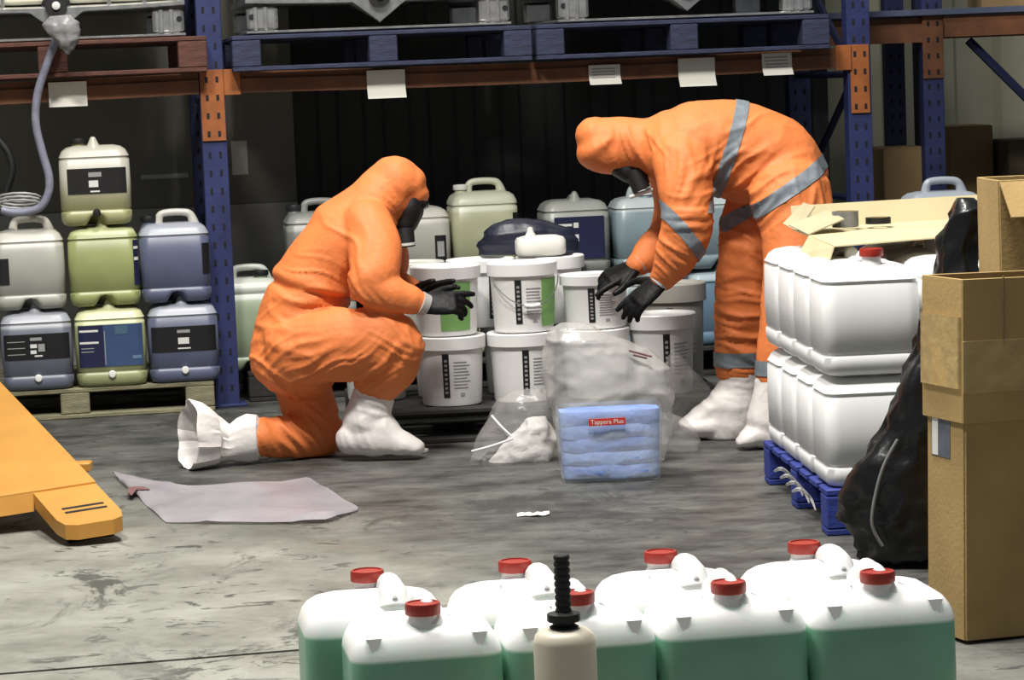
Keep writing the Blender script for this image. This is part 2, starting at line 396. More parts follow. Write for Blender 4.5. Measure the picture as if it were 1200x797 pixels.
# ------------------------------------------------------------------ caged tanks (IBC)
TANK = mat('tank_plastic', rgb(226, 224, 204), .4, var=.05)
def ibc(label, loc, w=1.1, d=1.0):
    t = thing('caged_tank', label, 'tank', loc, YAW, None)
    sk = MB(); sk.box((0, 0, .006), (w, d, .012), .003); sk.build('skid_plate', STEEL, t)
    for sx in (-1, 1):
        for sy in (-1, 1):
            f = MB(); cx, cy = sx * (w / 2 - .07), sy * (d / 2 - .05)
            f.box((cx, cy, .062), (.13, .09, .1), .012)
            for q in (-.03, .012): f.box((cx + q, cy - sy * 0 - .047 * (1 if sy < 0 else -1), .062), (.018, .012, .098), .004)
            fo = f.build('foot', STEEL, t)
            b = MB(); b.tube([(cx + sx * .045, cy + sy * .044, .07), (cx + sx * .045, cy + sy * .0485, .07)], .012, 12); b.build('foot_hole', HOLE, fo)
    # pressed tray: a bowed front lip that dips to a point under the valve
    tr = MB(); N = 40; front = []; 
    rings = []
    for i in range(N + 1):
        x = -w / 2 + w * i / N
        dip = max(0, 1 - abs(x) / .11)
        zb = .125 - .012 * (1 - (2 * abs(x) / w) ** 2) - .085 * dip
        zt = .150 - .010 * (1 - (2 * abs(x) / w) ** 2)
        rings.append([(x, -d / 2, zb), (x, d / 2, .125), (x, d / 2, .15), (x, -d / 2, zt), (x, -d / 2 - .012, zt - .008), (x, -d / 2 - .012, zb + .004)])
    tr.loft(rings); tr.build('tray', STEEL, t, angle=50)
    tk = MB(); tk.loft([rrect(w - .06 - i, d - .06 - i, .09, z) for z, i in ((.152, .08), (.165, .02), (.2, 0), (1.08, 0), (1.12, .05), (1.14, .2))]); tk.build('tank', TANK, t)
    for i in range(8):
        x = -w / 2 + .02 + (w - .04) * i / 7
        if abs(x) < .1: continue
        for y in (-d / 2 + .005, d / 2 - .005):
            c = MB(); c.tube([(x, y, .14), (x, y, 1.1)], .009, 8); c.build('cage_bar', STEEL, t)
    for z in (.36, .6, .85, 1.1):
        c = MB(); c.tube([(-w / 2, -d / 2 - .004, z), (w / 2, -d / 2 - .004, z), (w / 2, d / 2, z), (-w / 2, d / 2, z), (-w / 2, -d / 2 - .004, z)], .009, 8); c.build('cage_rail', STEEL, t)
    v = MB(); My = Matrix.Rotation(R(90), 4, 'X')
    v.lathe([(.02, 0), (.055, .0), (.062, .02), (.062, .04), (.045, .055), (.045, .09)], 20, Matrix.Translation((0, -d / 2 + .05, .135)) @ My)
    vo = v.build('valve', DARK, t)
    c = MB(); c.lathe([(.015, 0), (.018, .004), (.016, .012), (.006, .016)], 14, Matrix.Translation((0, -d / 2 - .04, .14)) @ My); c.build('valve_cap', WHITE2, vo)
    hd = MB(); hd.box((0, -d / 2 - .01, .205), (.03, .02, .07), .006); hd.build('valve_handle', DARK, vo)
    return t
iv = -.10 + .5
for (a, b), lab in (((289, 600), 'white tank in a steel cage on the blue pallet beside the left upright'),
                    ((655, 955), 'white tank in a steel cage above the stooping worker in orange'),):
    u, w = on_rack(a, b, 40, -.10); ibc(lab, rk(u, iv, PZ + PH), w)
ua = rpix(67, 30, -.1)[0]; ub = rpix(218, 40, -.1)[0]
ibc('white tank in a steel cage with a grey hose hanging from its valve', rk(ua, iv, PZ + PH + .004), (ub - ua) * 2)

# hose and shrivelled plastic bag at the left tank's valve
hp = [at(px, py, 11.3) for px, py in ((73, 20), (68, 40), (55, 75), (44, 110), (42, 145), (50, 180), (57, 205), (57, 225), (48, 242), (32, 248), (14, 249), (2, 246))]
hs = MB(); hs.tube(hp, .017, 10, sub=6)
tag(hs.build('hose', mat('grey_hose', rgb(128, 130, 146), .45, var=.15, vscale=30)), 'long grey hose hanging from the tank valve down to the jerrycans', 'hose')
hs = MB(); hs.tube([at(px, py, 11.42) for px, py in ((-24, 112), (-18, 140), (-2, 163), (10, 180), (14, 200), (8, 222), (4, 240))], .016, 10, sub=6)
tag(hs.build('cable_loop', DARK), 'black cable loop hanging under the red pallet', 'cable')

# ------------------------------------------------------------------ jerrycans
MESHC = {}
def cached(key, fn):
    if key not in MESHC: MESHC[key] = fn()
    return MESHC[key]
FX = (-.05, -.036, -.022, 0, .022, .036, .05)
def can_body(w, d, h, m, channel, plain=False):
    def f():
        mb = MB(); r = .042
        prof = [(0, .026), (.006, .011), (.018, .003), (.034, 0), (.056, 0), (.060, .005), (.066, .005), (.070, .001), (h * .5, -.001),
                (h * .82, .001), (h * .82 + .004, .005), (h * .82 + .010, .005), (h * .82 + .014, .001), (h - .04, .004), (h - .02, .014), (h - .007, .032), (h, .062)]
        if plain: prof = [(0, .026), (.006, .011), (.018, .003), (.034, 0), (h * .5, -.001), (h * .80, .0), (h - .055, .002), (h - .038, .008), (h - .024, .018), (h - .013, .034), (h - .005, .058), (h, .085)]
        rings = [rrect(w - 2 * i, d - 2 * i, max(.012, r - i * .3), z, 5, FX) for z, i in prof]
        if channel:
            for rg in rings:
                for k, p in enumerate(rg):
                    if abs(p[0]) < .04 and p[2] < .045:
                        g = min(1, 1.5 * (1 - abs(p[0]) / .045)); rg[k] = (p[0], p[1], p[2] + (.05 - p[2]) * g)
        mb.loft(rings)
        return mb.mesh('body', m, angle=55)
    return cached(('body', w, d, h, m.name, channel, plain), f)
def cap_mesh(r, m):
    def f():
        mb = MB(); n = 48; rings = []
        for rr, z, rib in ((r * .96, 0, 0), (r, .002, 1), (r, .018, 1), (r * .95, .022, 0), (r * .82, .0225, 0), (r * .8, .020, 0)):
            rings.append([((rr - (rib * .0012 * (k % 2))) * math.cos(2 * math.pi * k / n), (rr - (rib * .0012 * (k % 2))) * math.sin(2 * math.pi * k / n), z) for k in range(n)])
        mb.loft(rings); return mb.mesh('cap', m, angle=50)
    return cached(('cap', r, m.name), f)
def front_y(x, w, d, r, off):
    a = w / 2 - r
    if abs(x) <= a: return -d / 2 - off
    q = min(1, (abs(x) - a) / (r + off)); return -d / 2 + r - (r + off) * math.sqrt(max(0, 1 - q * q))
def wrap_patch(w, d, x0, x1, z0, z1, off, r=.042, n=14):
    mb = MB(); ring = []
    for i in range(n + 1):
        x = x0 + (x1 - x0) * i / n; y = front_y(x, w, d, r, off); ring.append((x, y))
    v = []; f = []
    for x, y in ring: v += [(x, y, z0), (x, y, z1), (x, y + .002, z0), (x, y + .002, z1)]
    for i in range(n):
        a = 4 * i; f += [(a, a + 4, a + 5, a + 1), (a + 2, a + 3, a + 7, a + 6), (a + 1, a + 5, a + 7, a + 3), (a, a + 2, a + 6, a + 4)]
    f += [(0, 1, 3, 2), (4 * n, 4 * n + 2, 4 * n + 3, 4 * n + 1)]
    mb.add(v, f); return mb
def jerrycan(label, loc, rz, w=.29, d=.24, h=.33, body=WHITE, cap=RED, cap_at=(0, -.07), handle='end', labels=(), bung=None, channel=True, group=None, lugs=False, handle_mat=None, hx=0.0, top_mat=None, low=False, cap_z=0):
    t = thing('jerrycan', label, 'jerrycan', loc, rz, group)
    link('body', can_body(w, d, h, body, channel, top_mat is not None), t)
    hm = handle_mat or top_mat or body; tm = top_mat or body; hs_ = low if low else 1.0
    def hmesh():
        mb = MB()
        if handle == 'spout':
            mb.lathe([(.050, h - .026), (.036, h - .010), (.022, h + .008), (.014, h + .026), (.010, h + .034), (.004, h + .037)], 18, Matrix.Translation((0, -.062, 0)))
            mb.tube([(0, -.06, h + .0), (0, .0, h + .008), (0, .08, h - .02)], [.016, .016, .02], 12, ref=(1, 0, 0), sub=4)
        elif handle == 'end':
            mb.tube([(hx, -.055, h - .022), (hx, -.040, h + .012 * hs_), (hx, -.012, h + .036 * hs_), (hx, .03, h + .040 * hs_), (hx, .07, h + .030 * hs_), (hx, .10, h - .015)],
                    [.032, .023, .018, .017, .019, .03], 14, ref=(1, 0, 0), sub=5)
        elif handle == 'nose':      # handle whose rounded end faces the front
            mb.tube([(hx, -.072, h - .024), (hx, -.058, h + .000), (hx, -.03, h + .012), (hx, .01, h + .012), (hx, .04, h + .002), (hx, .06, h - .02)],
                    [.036, .030, .024, .022, .022, .03], 14, ref=(1, 0, 0), sub=5)
        else:
            mb.tube([(-.06, 0, h - .02), (-.055, 0, h + .022), (-.035, 0, h + .040), (.035, 0, h + .042), (.075, 0, h + .03), (.09, 0, h - .015)],
                    [.022, .017, .015, .015, .017, .024], 12, ref=(0, 1, 0), sub=5)
        return mb.mesh('handle', hm, angle=70)
    ho = link('handle', cached(('handle', handle, h, hm.name, hx, low), hmesh), t)
    if handle == 'nose':
        def dm():
            mb = MB(); mb.tube([(hx, -.098, h - .004), (hx, -.080, h + .004)], .0062, 12); return mb.mesh('finger_hole', GREYPRINT)
        link('finger_hole', cached(('fh', h, hx), dm), ho)
    if cap:
        def nm():
            mb = MB(); mb.lathe([(.034, -.012 - cap_z), (.0285, 0 - cap_z * .6), (.027, .016), (.025, .02)], 24); return mb.mesh('neck', tm)
        no = link('neck', cached(('neck', tm.name, cap_z), nm), t); no.location = (cap_at[0], cap_at[1], h - .004 + cap_z)
        co = link('cap', cap_mesh(.0345, cap), t); co.location = (cap_at[0], cap_at[1], h + .008 + cap_z)
    if bung:
        def bm_():
            mb = MB(); mb.lathe([(.004, .012), (.012, .011), (.016, .006), (.017, 0)], 18, Matrix.Rotation(R(90), 4, 'X')); return mb.mesh('bung', bung)
        bo = link('bung', cached(('bung', bung.name), bm_), t); bo.location = (0, -d / 2 - .001, .052)
    if lugs:
        for s in (-1, 1):
            def lm():
                mb = MB(); mb.add([(-.015, .006, .016), (.015, .006, .016), (0, -.002, -.020), (-.015, .02, .016), (.015, .02, .016), (0, .012, -.020)],
                                  [(0, 2, 1), (3, 4, 5), (0, 1, 4, 3), (1, 2, 5, 4), (2, 0, 3, 5)]); return mb.mesh('stacking_lug', tm)
            lo = link('stacking_lug', cached(('lug', tm.name), lm), t); lo.location = (s * (w / 2 - .045), -d / 2 + .004, h - .040)
    for (x0, x1, z0, z1, m, prints) in labels:
        lo = wrap_patch(w, d, x0 * w, x1 * w, z0 * h, z1 * h, .003).build('label', m, t, smooth=True)
        if prints:
            groups = {}
            for (a0, a1, b0, b1, pm) in prints:
                X0 = (x0 + (x1 - x0) * a0) * w; X1 = (x0 + (x1 - x0) * a1) * w; Z0 = (z0 + (z1 - z0) * b0) * h; Z1 = (z0 + (z1 - z0) * b1) * h
                mb = groups.setdefault(pm.name, (MB(), pm))[0]
                q = wrap_patch(w, d, X0, X1, Z0, Z1, .0042, n=4); mb.add(q.v, q.f)
            for mb, pm in groups.values(): mb.build('print', pm, lo)['kind'] = 'stuff'
    return t

LG = rgb(200, 200, 190)
BLUEGREY = liquid_mat('blue_grey_liquid_can', rgb(160, 163, 170), rgb(100, 104, 118), .262)
BLUEGREY2 = liquid_mat('slate_blue_liquid_can', rgb(160, 164, 174), rgb(92, 98, 122), .278)
YELLOWGREEN = liquid_mat('yellow_green_liquid_can', rgb(186, 192, 144), rgb(152, 160, 104), .30)
OLIVE = liquid_mat('pale_olive_liquid_can', rgb(206, 208, 164), rgb(150, 154, 112), .262)
PALE = liquid_mat('clear_can_with_yellow_liquid', rgb(182, 180, 166), rgb(160, 160, 116), .14, edge=.06)
CLEARCAN = liquid_mat('cloudy_white_can', rgb(190, 188, 178), rgb(168, 168, 158), .26)
CREAMCAN = liquid_mat('cream_liquid_can', rgb(196, 198, 176), rgb(172, 174, 142), .30)
GREYCAN = liquid_mat('grey_clear_can', rgb(150, 152, 146), rgb(118, 120, 116), .25)
AQUACAN = liquid_mat('pale_blue_clear_can', rgb(176, 186, 186), rgb(128, 146, 152), .27)
BLUECAN = liquid_mat('steel_blue_liquid_can', rgb(170, 184, 190), rgb(98, 126, 148), .29)
GREENCAN = liquid_mat('green_liquid_can', rgb(238, 238, 236), rgb(126, 176, 150), .262, edge=.004, sss=.6)

CW, CD, CH = .292, .25, .33
lp_u = [rpix(px, 452, -.16)[0] for px in (40, 127, 213)]
lz = [rpix(px, 452, -.16)[1] for px in (40, 127, 213)]
LPZ = .128
pallet('pallet', 'weathered grey wooden pallet on the floor under the stacked jerrycans', rk(lp_u[1] - .14, .36, 0), YAW, 1.16, 1.0, LPZ, GREY_WOOD)
def rackcan(label, px, pz, v, **kw):
    u = rpix(px, 350, v - CD / 2)[0]; kw.setdefault('handle', 'spout')
    return jerrycan(label, rk(u, v, pz), YAW + R(kw.pop('turn', 0)), CW, CD, CH, **kw)
BUNG = mat('white_bung', rgb(228, 228, 222), .4)
blk = lambda prints: (-.46, .46, .40, .72, BLACKLAB, prints)
rackcan('slate grey jerrycan with black label and white pictograms on the pallet', 40, LPZ, -.03, body=BLUEGREY, cap=None, bung=BUNG, channel=False,
        labels=[blk([(.40, .5, .45, .6, PRINT), (.40, .49, .22, .36, PRINT), (.52, .62, .3, .6, GREYPRINT), (.46, .58, .1, .16, PRINT), (.40, .58, .74, .86, GREYPRINT)] + [(.05, .32, z, z + .03, GREYPRINT) for z in (.2, .45, .7)])])
rackcan('olive jerrycan with a large navy and slate label on the pallet', 127, LPZ, -.03, body=OLIVE, cap=None, bung=BUNG, channel=False,
        labels=[(-.455, -.1, .26, .79, NAVYLAB, [(.05, .8, .84, .89, PRINT), (.05, .8, .56, .61, PRINT), (.1, .6, .44, .46, GREYPRINT), (.1, .6, .36, .38, GREYPRINT)]),
                (-.1, .455, .26, .79, BLUELAB, [(.02, .04, .05, .85, GREYPRINT), (.3, .62, .76, .96, mat('label_blue_tint', rgb(70, 98, 120), .5)), (.72, .95, .16, .24, mat('label_blue_tint2', rgb(96, 122, 150), .5))])])
rackcan('slate blue jerrycan with black label and small white square on the pallet', 213, LPZ, -.03, body=BLUEGREY2, cap=None, bung=BUNG, channel=False,
        labels=[blk([(.41, .58, .3, .55, PRINT), (.40, .6, .1, .15, PRINT), (.40, .6, .74, .86, GREYPRINT)])])
z2 = LPZ + CH + .008
rackcan('cloudy white jerrycan with a black side label in the middle row', 36, z2, -.03, body=CLEARCAN, cap=None, handle='side',
        labels=[(-.46, -.28, .33, .66, BLACKLAB, None)])
rackcan('yellow green jerrycan in the middle of the three high stack', 124, z2, -.03, body=YELLOWGREEN, cap=None,
        labels=[(.42, .495, .25, .82, NAVYLAB, [(.1, .9, .80, .86, PRINT), (.1, .9, .55, .62, PRINT)])])
rackcan('slate blue jerrycan with a long handle on top of its stack beside the upright', 208, z2, -.03, body=BLUEGREY2, cap=DARK, cap_at=(-.1, 0), handle='side', handle_mat=CLEARCAN,
        labels=[(.38, .49, .35, .74, BLACKLAB, None)])
rackcan('pale jerrycan with a black label topping the three high stack', 119, z2 + CH + .008, -.03, body=PALE, cap=DARK, cap_at=(-.06, .03), bung=DARK,
        labels=[(-.39, .44, .40, .72, BLACKLAB, [(.36, .52, .26, .52, PRINT), (.38, .54, .06, .12, PRINT), (.36, .58, .66, .84, GREYPRINT)])])
pts = []
for k in range(40):
    a = k * .55; pts.append(at(22 + 26 * math.cos(a), 243 + 6 * math.sin(a), 11.36 + .05 * math.sin(a)) + Vector((0, 0, .0012 * k)))
mb = MB(); mb.tube(pts, .006, 6)
tag(mb.build('cable_coil', mat('pale_grey_cable', rgb(150, 150, 146), .4)), 'thin pale cable coiled on top of the cloudy white jerrycan', 'cable')
# ------------------------------------------------------------------ bay behind the workers: cans stacked two high on a pallet
pallet('pallet', 'dark wooden pallet on the floor behind the white buckets', rk(1.40, .54, 0), YAW, 2.6, .9, .13, BLACK_WOOD)
BV = .30
def baycan(label, px, body, under, v=BV, **kw):
    u = rpix(px, 280, v - CD / 2)[0]
    jerrycan(under, rk(u, v, .13), YAW, CW, CD, CH, body=kw.pop('lower', body), cap=None, handle='spout')
    return jerrycan(label, rk(u, v, .13 + CH + .01), YAW + R(kw.pop('turn', 0)), CW, CD, kw.pop('h', CH), body=body, **kw)
lid = mat('dark_cap', rgb(40, 42, 44), .5)
baycan('grey jerrycan showing its handle behind the kneeling worker', 376, GREYCAN, 'grey jerrycan hidden low behind the kneeling worker', cap=lid, cap_at=(-.1, 0), handle='side')
baycan('pale grey jerrycan with a black end label beside the respirator', 490, CLEARCAN, 'pale grey jerrycan low behind the kneeling worker\'s gloves', cap=lid, cap_at=(-.1, 0), labels=[(.25, .42, .22, .62, BLACKLAB, [(.2, .8, .3, .8, GREYPRINT)])])
baycan('tall cream jerrycan with a moulded handle behind the white buckets', 571, CREAMCAN, 'cream jerrycan low behind the white buckets', cap=WHITE2, cap_at=(-.09, 0), handle='side', h=.385, labels=[(.40, .49, .3, .75, BLACKLAB, None)])
baycan('grey jerrycan with a navy hazard label behind the white jug', 678, GREYCAN, 'grey jerrycan under the one with the hazard label', cap=None, handle='spout', cap_at=(-.08, 0), v=.28,
       labels=[(-.36, .40, .22, .78, NAVYLAB, [(.05, .35, .78, .84, PRINT), (.08, .28, .6, .64, GREYPRINT), (.08, .28, .5, .54, GREYPRINT), (.38, .48, .42, .58, PRINT), (.38, .48, .74, .86, PRINT)])])
baycan('pale blue clear jerrycan behind the stooping worker\'s arm', 762, AQUACAN, 'pale blue clear jerrycan low behind the grey bucket', cap=WHITE, cap_at=(0, -.06), handle='side', v=.24)
baycan('clear jerrycan standing between the arm and leg of the stooping worker', 846, AQUACAN, 'steel blue jerrycan beside the stooping worker\'s shin', cap=None, v=.24, lower=BLUECAN)
u = rpix(294, 380, .1)[0]
jerrycan('pale green jerrycan with a dark cap between upright and kneeling worker', rk(.12, .25, .13), YAW, CW, CD, .40, body=liquid_mat('pale_green_can', rgb(196, 200, 190), rgb(150, 166, 138), .31), cap=DARK, cap_at=(.06, -.05), handle='side')

# ------------------------------------------------------------------ white buckets
BH = .262; BR0, BR1 = .112, .126
def bucket(label, loc, rz, style=0, body=WHITE, grip=True, hz=1):
    t = thing('bucket', label, 'bucket', loc, rz); t.scale.z = hz
    def bmesh_():
        mb = MB(); mb.lathe([(BR0 - .01, 0), (BR0 - .002, .003), (BR0, .012), (BR1 - .004, BH - .045), (BR1 + .003, BH - .043), (BR1 + .003, BH - .036), (BR1 - .003, BH - .034), (BR1 - .002, BH - .022)], 40)
        return mb.mesh('body', body)
    def lidm():
        mb = MB(); mb.lathe([(BR1 + .001, BH - .05), (BR1 + .007, BH - .048), (BR1 + .008, BH - .004), (BR1 + .004, BH), (BR1 - .010, BH), (BR1 - .014, BH - .006), (BR1 - .02, BH - .008)], 40)
        return mb.mesh('lid', body)
    link('body', cached(('bk', body.name), bmesh_), t); link('lid', cached(('bl', body.name), lidm), t)
    def patch(a0, a1, z0, z1, off, n=12):
        mb = MB(); v = []; f = []
        for i in range(n + 1):
            a = R(a0 + (a1 - a0) * i / n - 90)
            for z in (z0, z1):
                r = BR0 + (BR1 - .004 - BR0) * (z - .012) / (BH - .057)
                for q in (off, off - .002): v.append(((r + q) * math.cos(a), (r + q) * math.sin(a), z))
        for i in range(n):
            k = 4 * i; f += [(k, k + 4, k + 6, k + 2), (k + 1, k + 3, k + 7, k + 5), (k + 2, k + 6, k + 7, k + 3), (k, k + 1, k + 5, k + 4)]
        f += [(0, 2, 3, 1), (4 * n, 4 * n + 1, 4 * n + 3, 4 * n + 2)]
        mb.add(v, f); return mb
    base = -14 if style in (1, 3) else 0
    if style in (1, 2, 3):
        st = patch(base - 6, base + 6, .035, BH - .062, .002).build('label_strip', BLACKLAB, t)
        pr = MB()
        for k in range(8):
            q = patch(base - 2.5, base + 2.5, .05 + k * .017, .05 + k * .017 + .009, .0032, 3); pr.add(q.v, q.f)
        pr.build('print', GREYPRINT, st)['kind'] = 'stuff'
        tx = MB()
        for k in range(9):
            q = patch(base + 14, base + 14 + random.uniform(24, 36), .07 + k * .012, .07 + k * .012 + .003, .0022, 5); tx.add(q.v, q.f)
        q = patch(base + 26, base + 34, .04, .052, .0022, 4); tx.add(q.v, q.f)
        tx.build('label_text', GREYPRINT, t)['kind'] = 'stuff'
    if style == 2:
        pass
    if style in (3, 4):
        a = (30, 84) if style == 3 else (-8, 52)
        patch(a[0], a[1], .022, BH - .060, .0025).build('green_label', GREENLAB, t)
    if grip:
        hd = MB(); pts = []
        for i in range(13):
            a = R(-90 + 72 * (i / 6 - 1) + (8 if style == 3 else 0)); r = BR1 + .010 + .006 * math.sin(math.pi * i / 12)
            pts.append((r * math.cos(a), r * math.sin(a), BH - .055 - .105 * math.sin(math.pi * i / 12)))
        hd.tube(pts, .0022, 6); ho = hd.build('wire_handle', mat('dull_wire', rgb(90, 92, 88), .5), t)
        g = MB(); g.tube([Vector(p) * 1.0 for p in pts[5:8]], .008, 10); g.build('grip', WHITE, ho)
    return t
BPZ = .128
bl = atz(528, 479, BPZ)   # front of the lower row on its pallet
def bpos(px, py, z): 
    return atz(px, py, z)
b1 = bpos(530, 477, BPZ); b1.y += BR0; b2 = bpos(612, 472, BPZ); b2.y += BR0
by = YAW * .6
pc = b1 + Vector((.30, .30, 0)); pc.z = 0
pallet('pallet', 'black pallet on the floor carrying the white buckets', pc, by, 1.42, .88, BPZ, BLACK_WOOD)
sp = (b2 - b1); 
dv = Vector((-math.sin(by), math.cos(by), 0)) * .285; wv = Vector((math.cos(by), math.sin(by), 0)) * .272
Z2 = Vector((0, 0, BH + .002))
bucket('white bucket with a black strip label beside the kneeling worker\'s knee', b1, by, 1, grip=False)
b2 = b1 + wv
bucket('white bucket with a black strip label beside the clear plastic bags', b2, by, 2, grip=False)
bucket('white bucket with a green label under the kneeling worker\'s gloves', b1 + Z2 - wv * .03, by + R(-8), 4, grip=False)
bucket('white bucket with a green label and wire handle topping its stack', b2 + Z2 + wv * .04, by, 3)
for q, lab in ((-wv, 'lower white bucket hidden behind the kneeling worker\'s thigh'), (0 * wv, 'lower white bucket behind the one at the kneeling worker\'s knee'), (wv, 'lower white bucket behind the one beside the clear bags'), (wv * 2, 'lower white bucket under the one that carries the jug')):
    bucket(lab, b1 + q + dv, by, 2, grip=False)
bucket('plain white bucket with black strip between the two green labelled ones', b1 + Z2 + dv + wv * .55, by + R(30), 1, grip=False)
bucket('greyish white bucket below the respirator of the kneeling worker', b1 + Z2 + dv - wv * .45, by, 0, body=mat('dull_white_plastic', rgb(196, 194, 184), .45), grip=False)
bucket('white bucket standing under the white jug', b1 + Z2 + dv + wv * 1.55, by, 0, grip=False)
bucket('short white tub right of the green label, at the stooping worker\'s gloves', b1 + Z2 + wv * 2.05, by, 1, grip=False, hz=.78)
bucket('lower white bucket under the short tub', b1 + wv * 2.02, by, 0, grip=False)
b4 = b1 + wv * 3.0 + dv * .1
bucket('white bucket with a small black mark under the stooping worker\'s gloves', b4 - wv * .02, by, 2, hz=1.16, grip=False)
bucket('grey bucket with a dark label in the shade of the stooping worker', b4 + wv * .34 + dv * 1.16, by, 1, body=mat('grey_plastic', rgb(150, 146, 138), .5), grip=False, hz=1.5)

# white jug and navy plastic on the bucket tops
def puff(name, label, cat, rings, m, nz=.012, fr=9, parent=None, seed=0, n=28, angle=180):
    """soft bag: rings = (z, cx, cy, rx, ry); crumpled with noise"""
    mb = MB(); RR = []
    for z, cx, cy, rx, ry in rings:
        ring = []
        for k in range(n):
            a = 2 * math.pi * k / n; p = Vector((cx + rx * math.cos(a), cy + ry * math.sin(a), z))
            q = p * fr + Vector((seed, seed * 1.7, 0))
            d = nz * (noise.noise(q) + 1.2 * (.35 - abs(noise.noise(q * 1.9 + Vector((9, 3, 1))))))
            d += nz * .30 * max(0, 1 - abs(noise.noise(q * 1.6 + Vector((2, 6, 4)))) / .12) + nz * .08 * max(0, 1 - abs(noise.noise(q * 5.5)) / .25)
            p += Vector((math.cos(a), math.sin(a), 0)) * d + Vector((0, 0, nz * .5 * noise.noise(q + Vector((5, 5, 5))))) * (1 if z > .03 else 0)
            p.z = max(p.z, .003) if z >= 0 else p.z
            ring.append(p)
        RR.append(ring)
    mb.loft(RR)
    o = mb.build(name, m, parent, angle=angle)
    if cat: tag(o, label, cat)
    return o
def ringlerp(rows, sub=5):
    out = []
    for i in range(len(rows) - 1):
        for k in range(sub):
            t = k / sub; t = t * t * (3 - 2 * t) * .5 + t * .5
            out.append(tuple(rows[i][j] + (rows[i + 1][j] - rows[i][j]) * t for j in range(len(rows[0]))))
    return out + [rows[-1]]
jz = BPZ + 2 * (BH + .002)
jp = b1 + wv * 1.40 + dv * .80
t = thing('jug', 'white plastic jug with a pointed spout lying behind the buckets', 'jug', (jp.x, jp.y, jz), by)
mb = MB(); mb.loft([rrect(.19 - 2 * i, .14 - 2 * i, .035, z, 4) for z, i in ((0, .02), (.008, .004), (.02, 0), (.06, 0), (.072, .006), (.08, .03))]); mb.build('body', WHITE2, t)
mb = MB(); mb.lathe([(.03, .07), (.02, .085), (.012, .10), (.010, .112), (.004, .115)], 16, Matrix.Translation((-.04, -.03, 0))); mb.build('spout', WHITE2, t)
np_ = b1 + wv * 1.3 + dv * 1.38
o = puff('plastic_bundle', 'bundle of navy plastic heaped behind the white jug', 'bundle',
         ringlerp([(.0, 0, 0, .19, .075), (.05, .0, 0, .20, .08), (.09, -.01, 0, .16, .075), (.125, -.03, 0, .10, .055), (.14, -.04, 0, .04, .03)], 4), NAVYCLOTH, .016, 11, seed=3)
o.location = (np_.x, np_.y, jz)

# ------------------------------------------------------------------ people
def limb(mb, pts, n=20, sub=5, caps=True):
    """pts: (px, py, Y, profile radius in pixels, depth radius in metres)"""
    P = [at(a, b, c) for a, b, c, _, _ in pts]
    A = [r * c / F for _, _, c, r, _ in pts]; B = [q for *_, q in pts]
    P2, A2 = crom(P, A, sub); _, B2 = crom(P, B, sub)
    ref = Vector((0, 1, 0)); rings = []
    def ring(p, t, ra, rb):
        b = (ref - t * t.dot(ref)); b = b.normalized() if b.length > .2 else Vector((1, 0, 0))
        a = t.cross(b).normalized()
        return [p + a * ra * math.cos(2 * math.pi * k / n) + b * rb * math.sin(2 * math.pi * k / n) for k in range(n)]
    T = [(P2[min(i + 1, len(P2) - 1)] - P2[max(i - 1, 0)]).normalized() for i in range(len(P2))]
    if caps:
        for q in (80, 55, 30):
            rings.append(ring(P2[0] - T[0] * min(A2[0], B2[0]) * math.sin(R(q)), T[0], A2[0] * math.cos(R(q)), B2[0] * math.cos(R(q))))
    for p, t, a, b in zip(P2, T, A2, B2): rings.append(ring(p, t, a, b))
    if caps:
        for q in (30, 55, 80):
            rings.append(ring(P2[-1] + T[-1] * min(A2[-1], B2[-1]) * math.sin(R(q)), T[-1], A2[-1] * math.cos(R(q)), B2[-1] * math.cos(R(q))))
    mb.loft(rings)
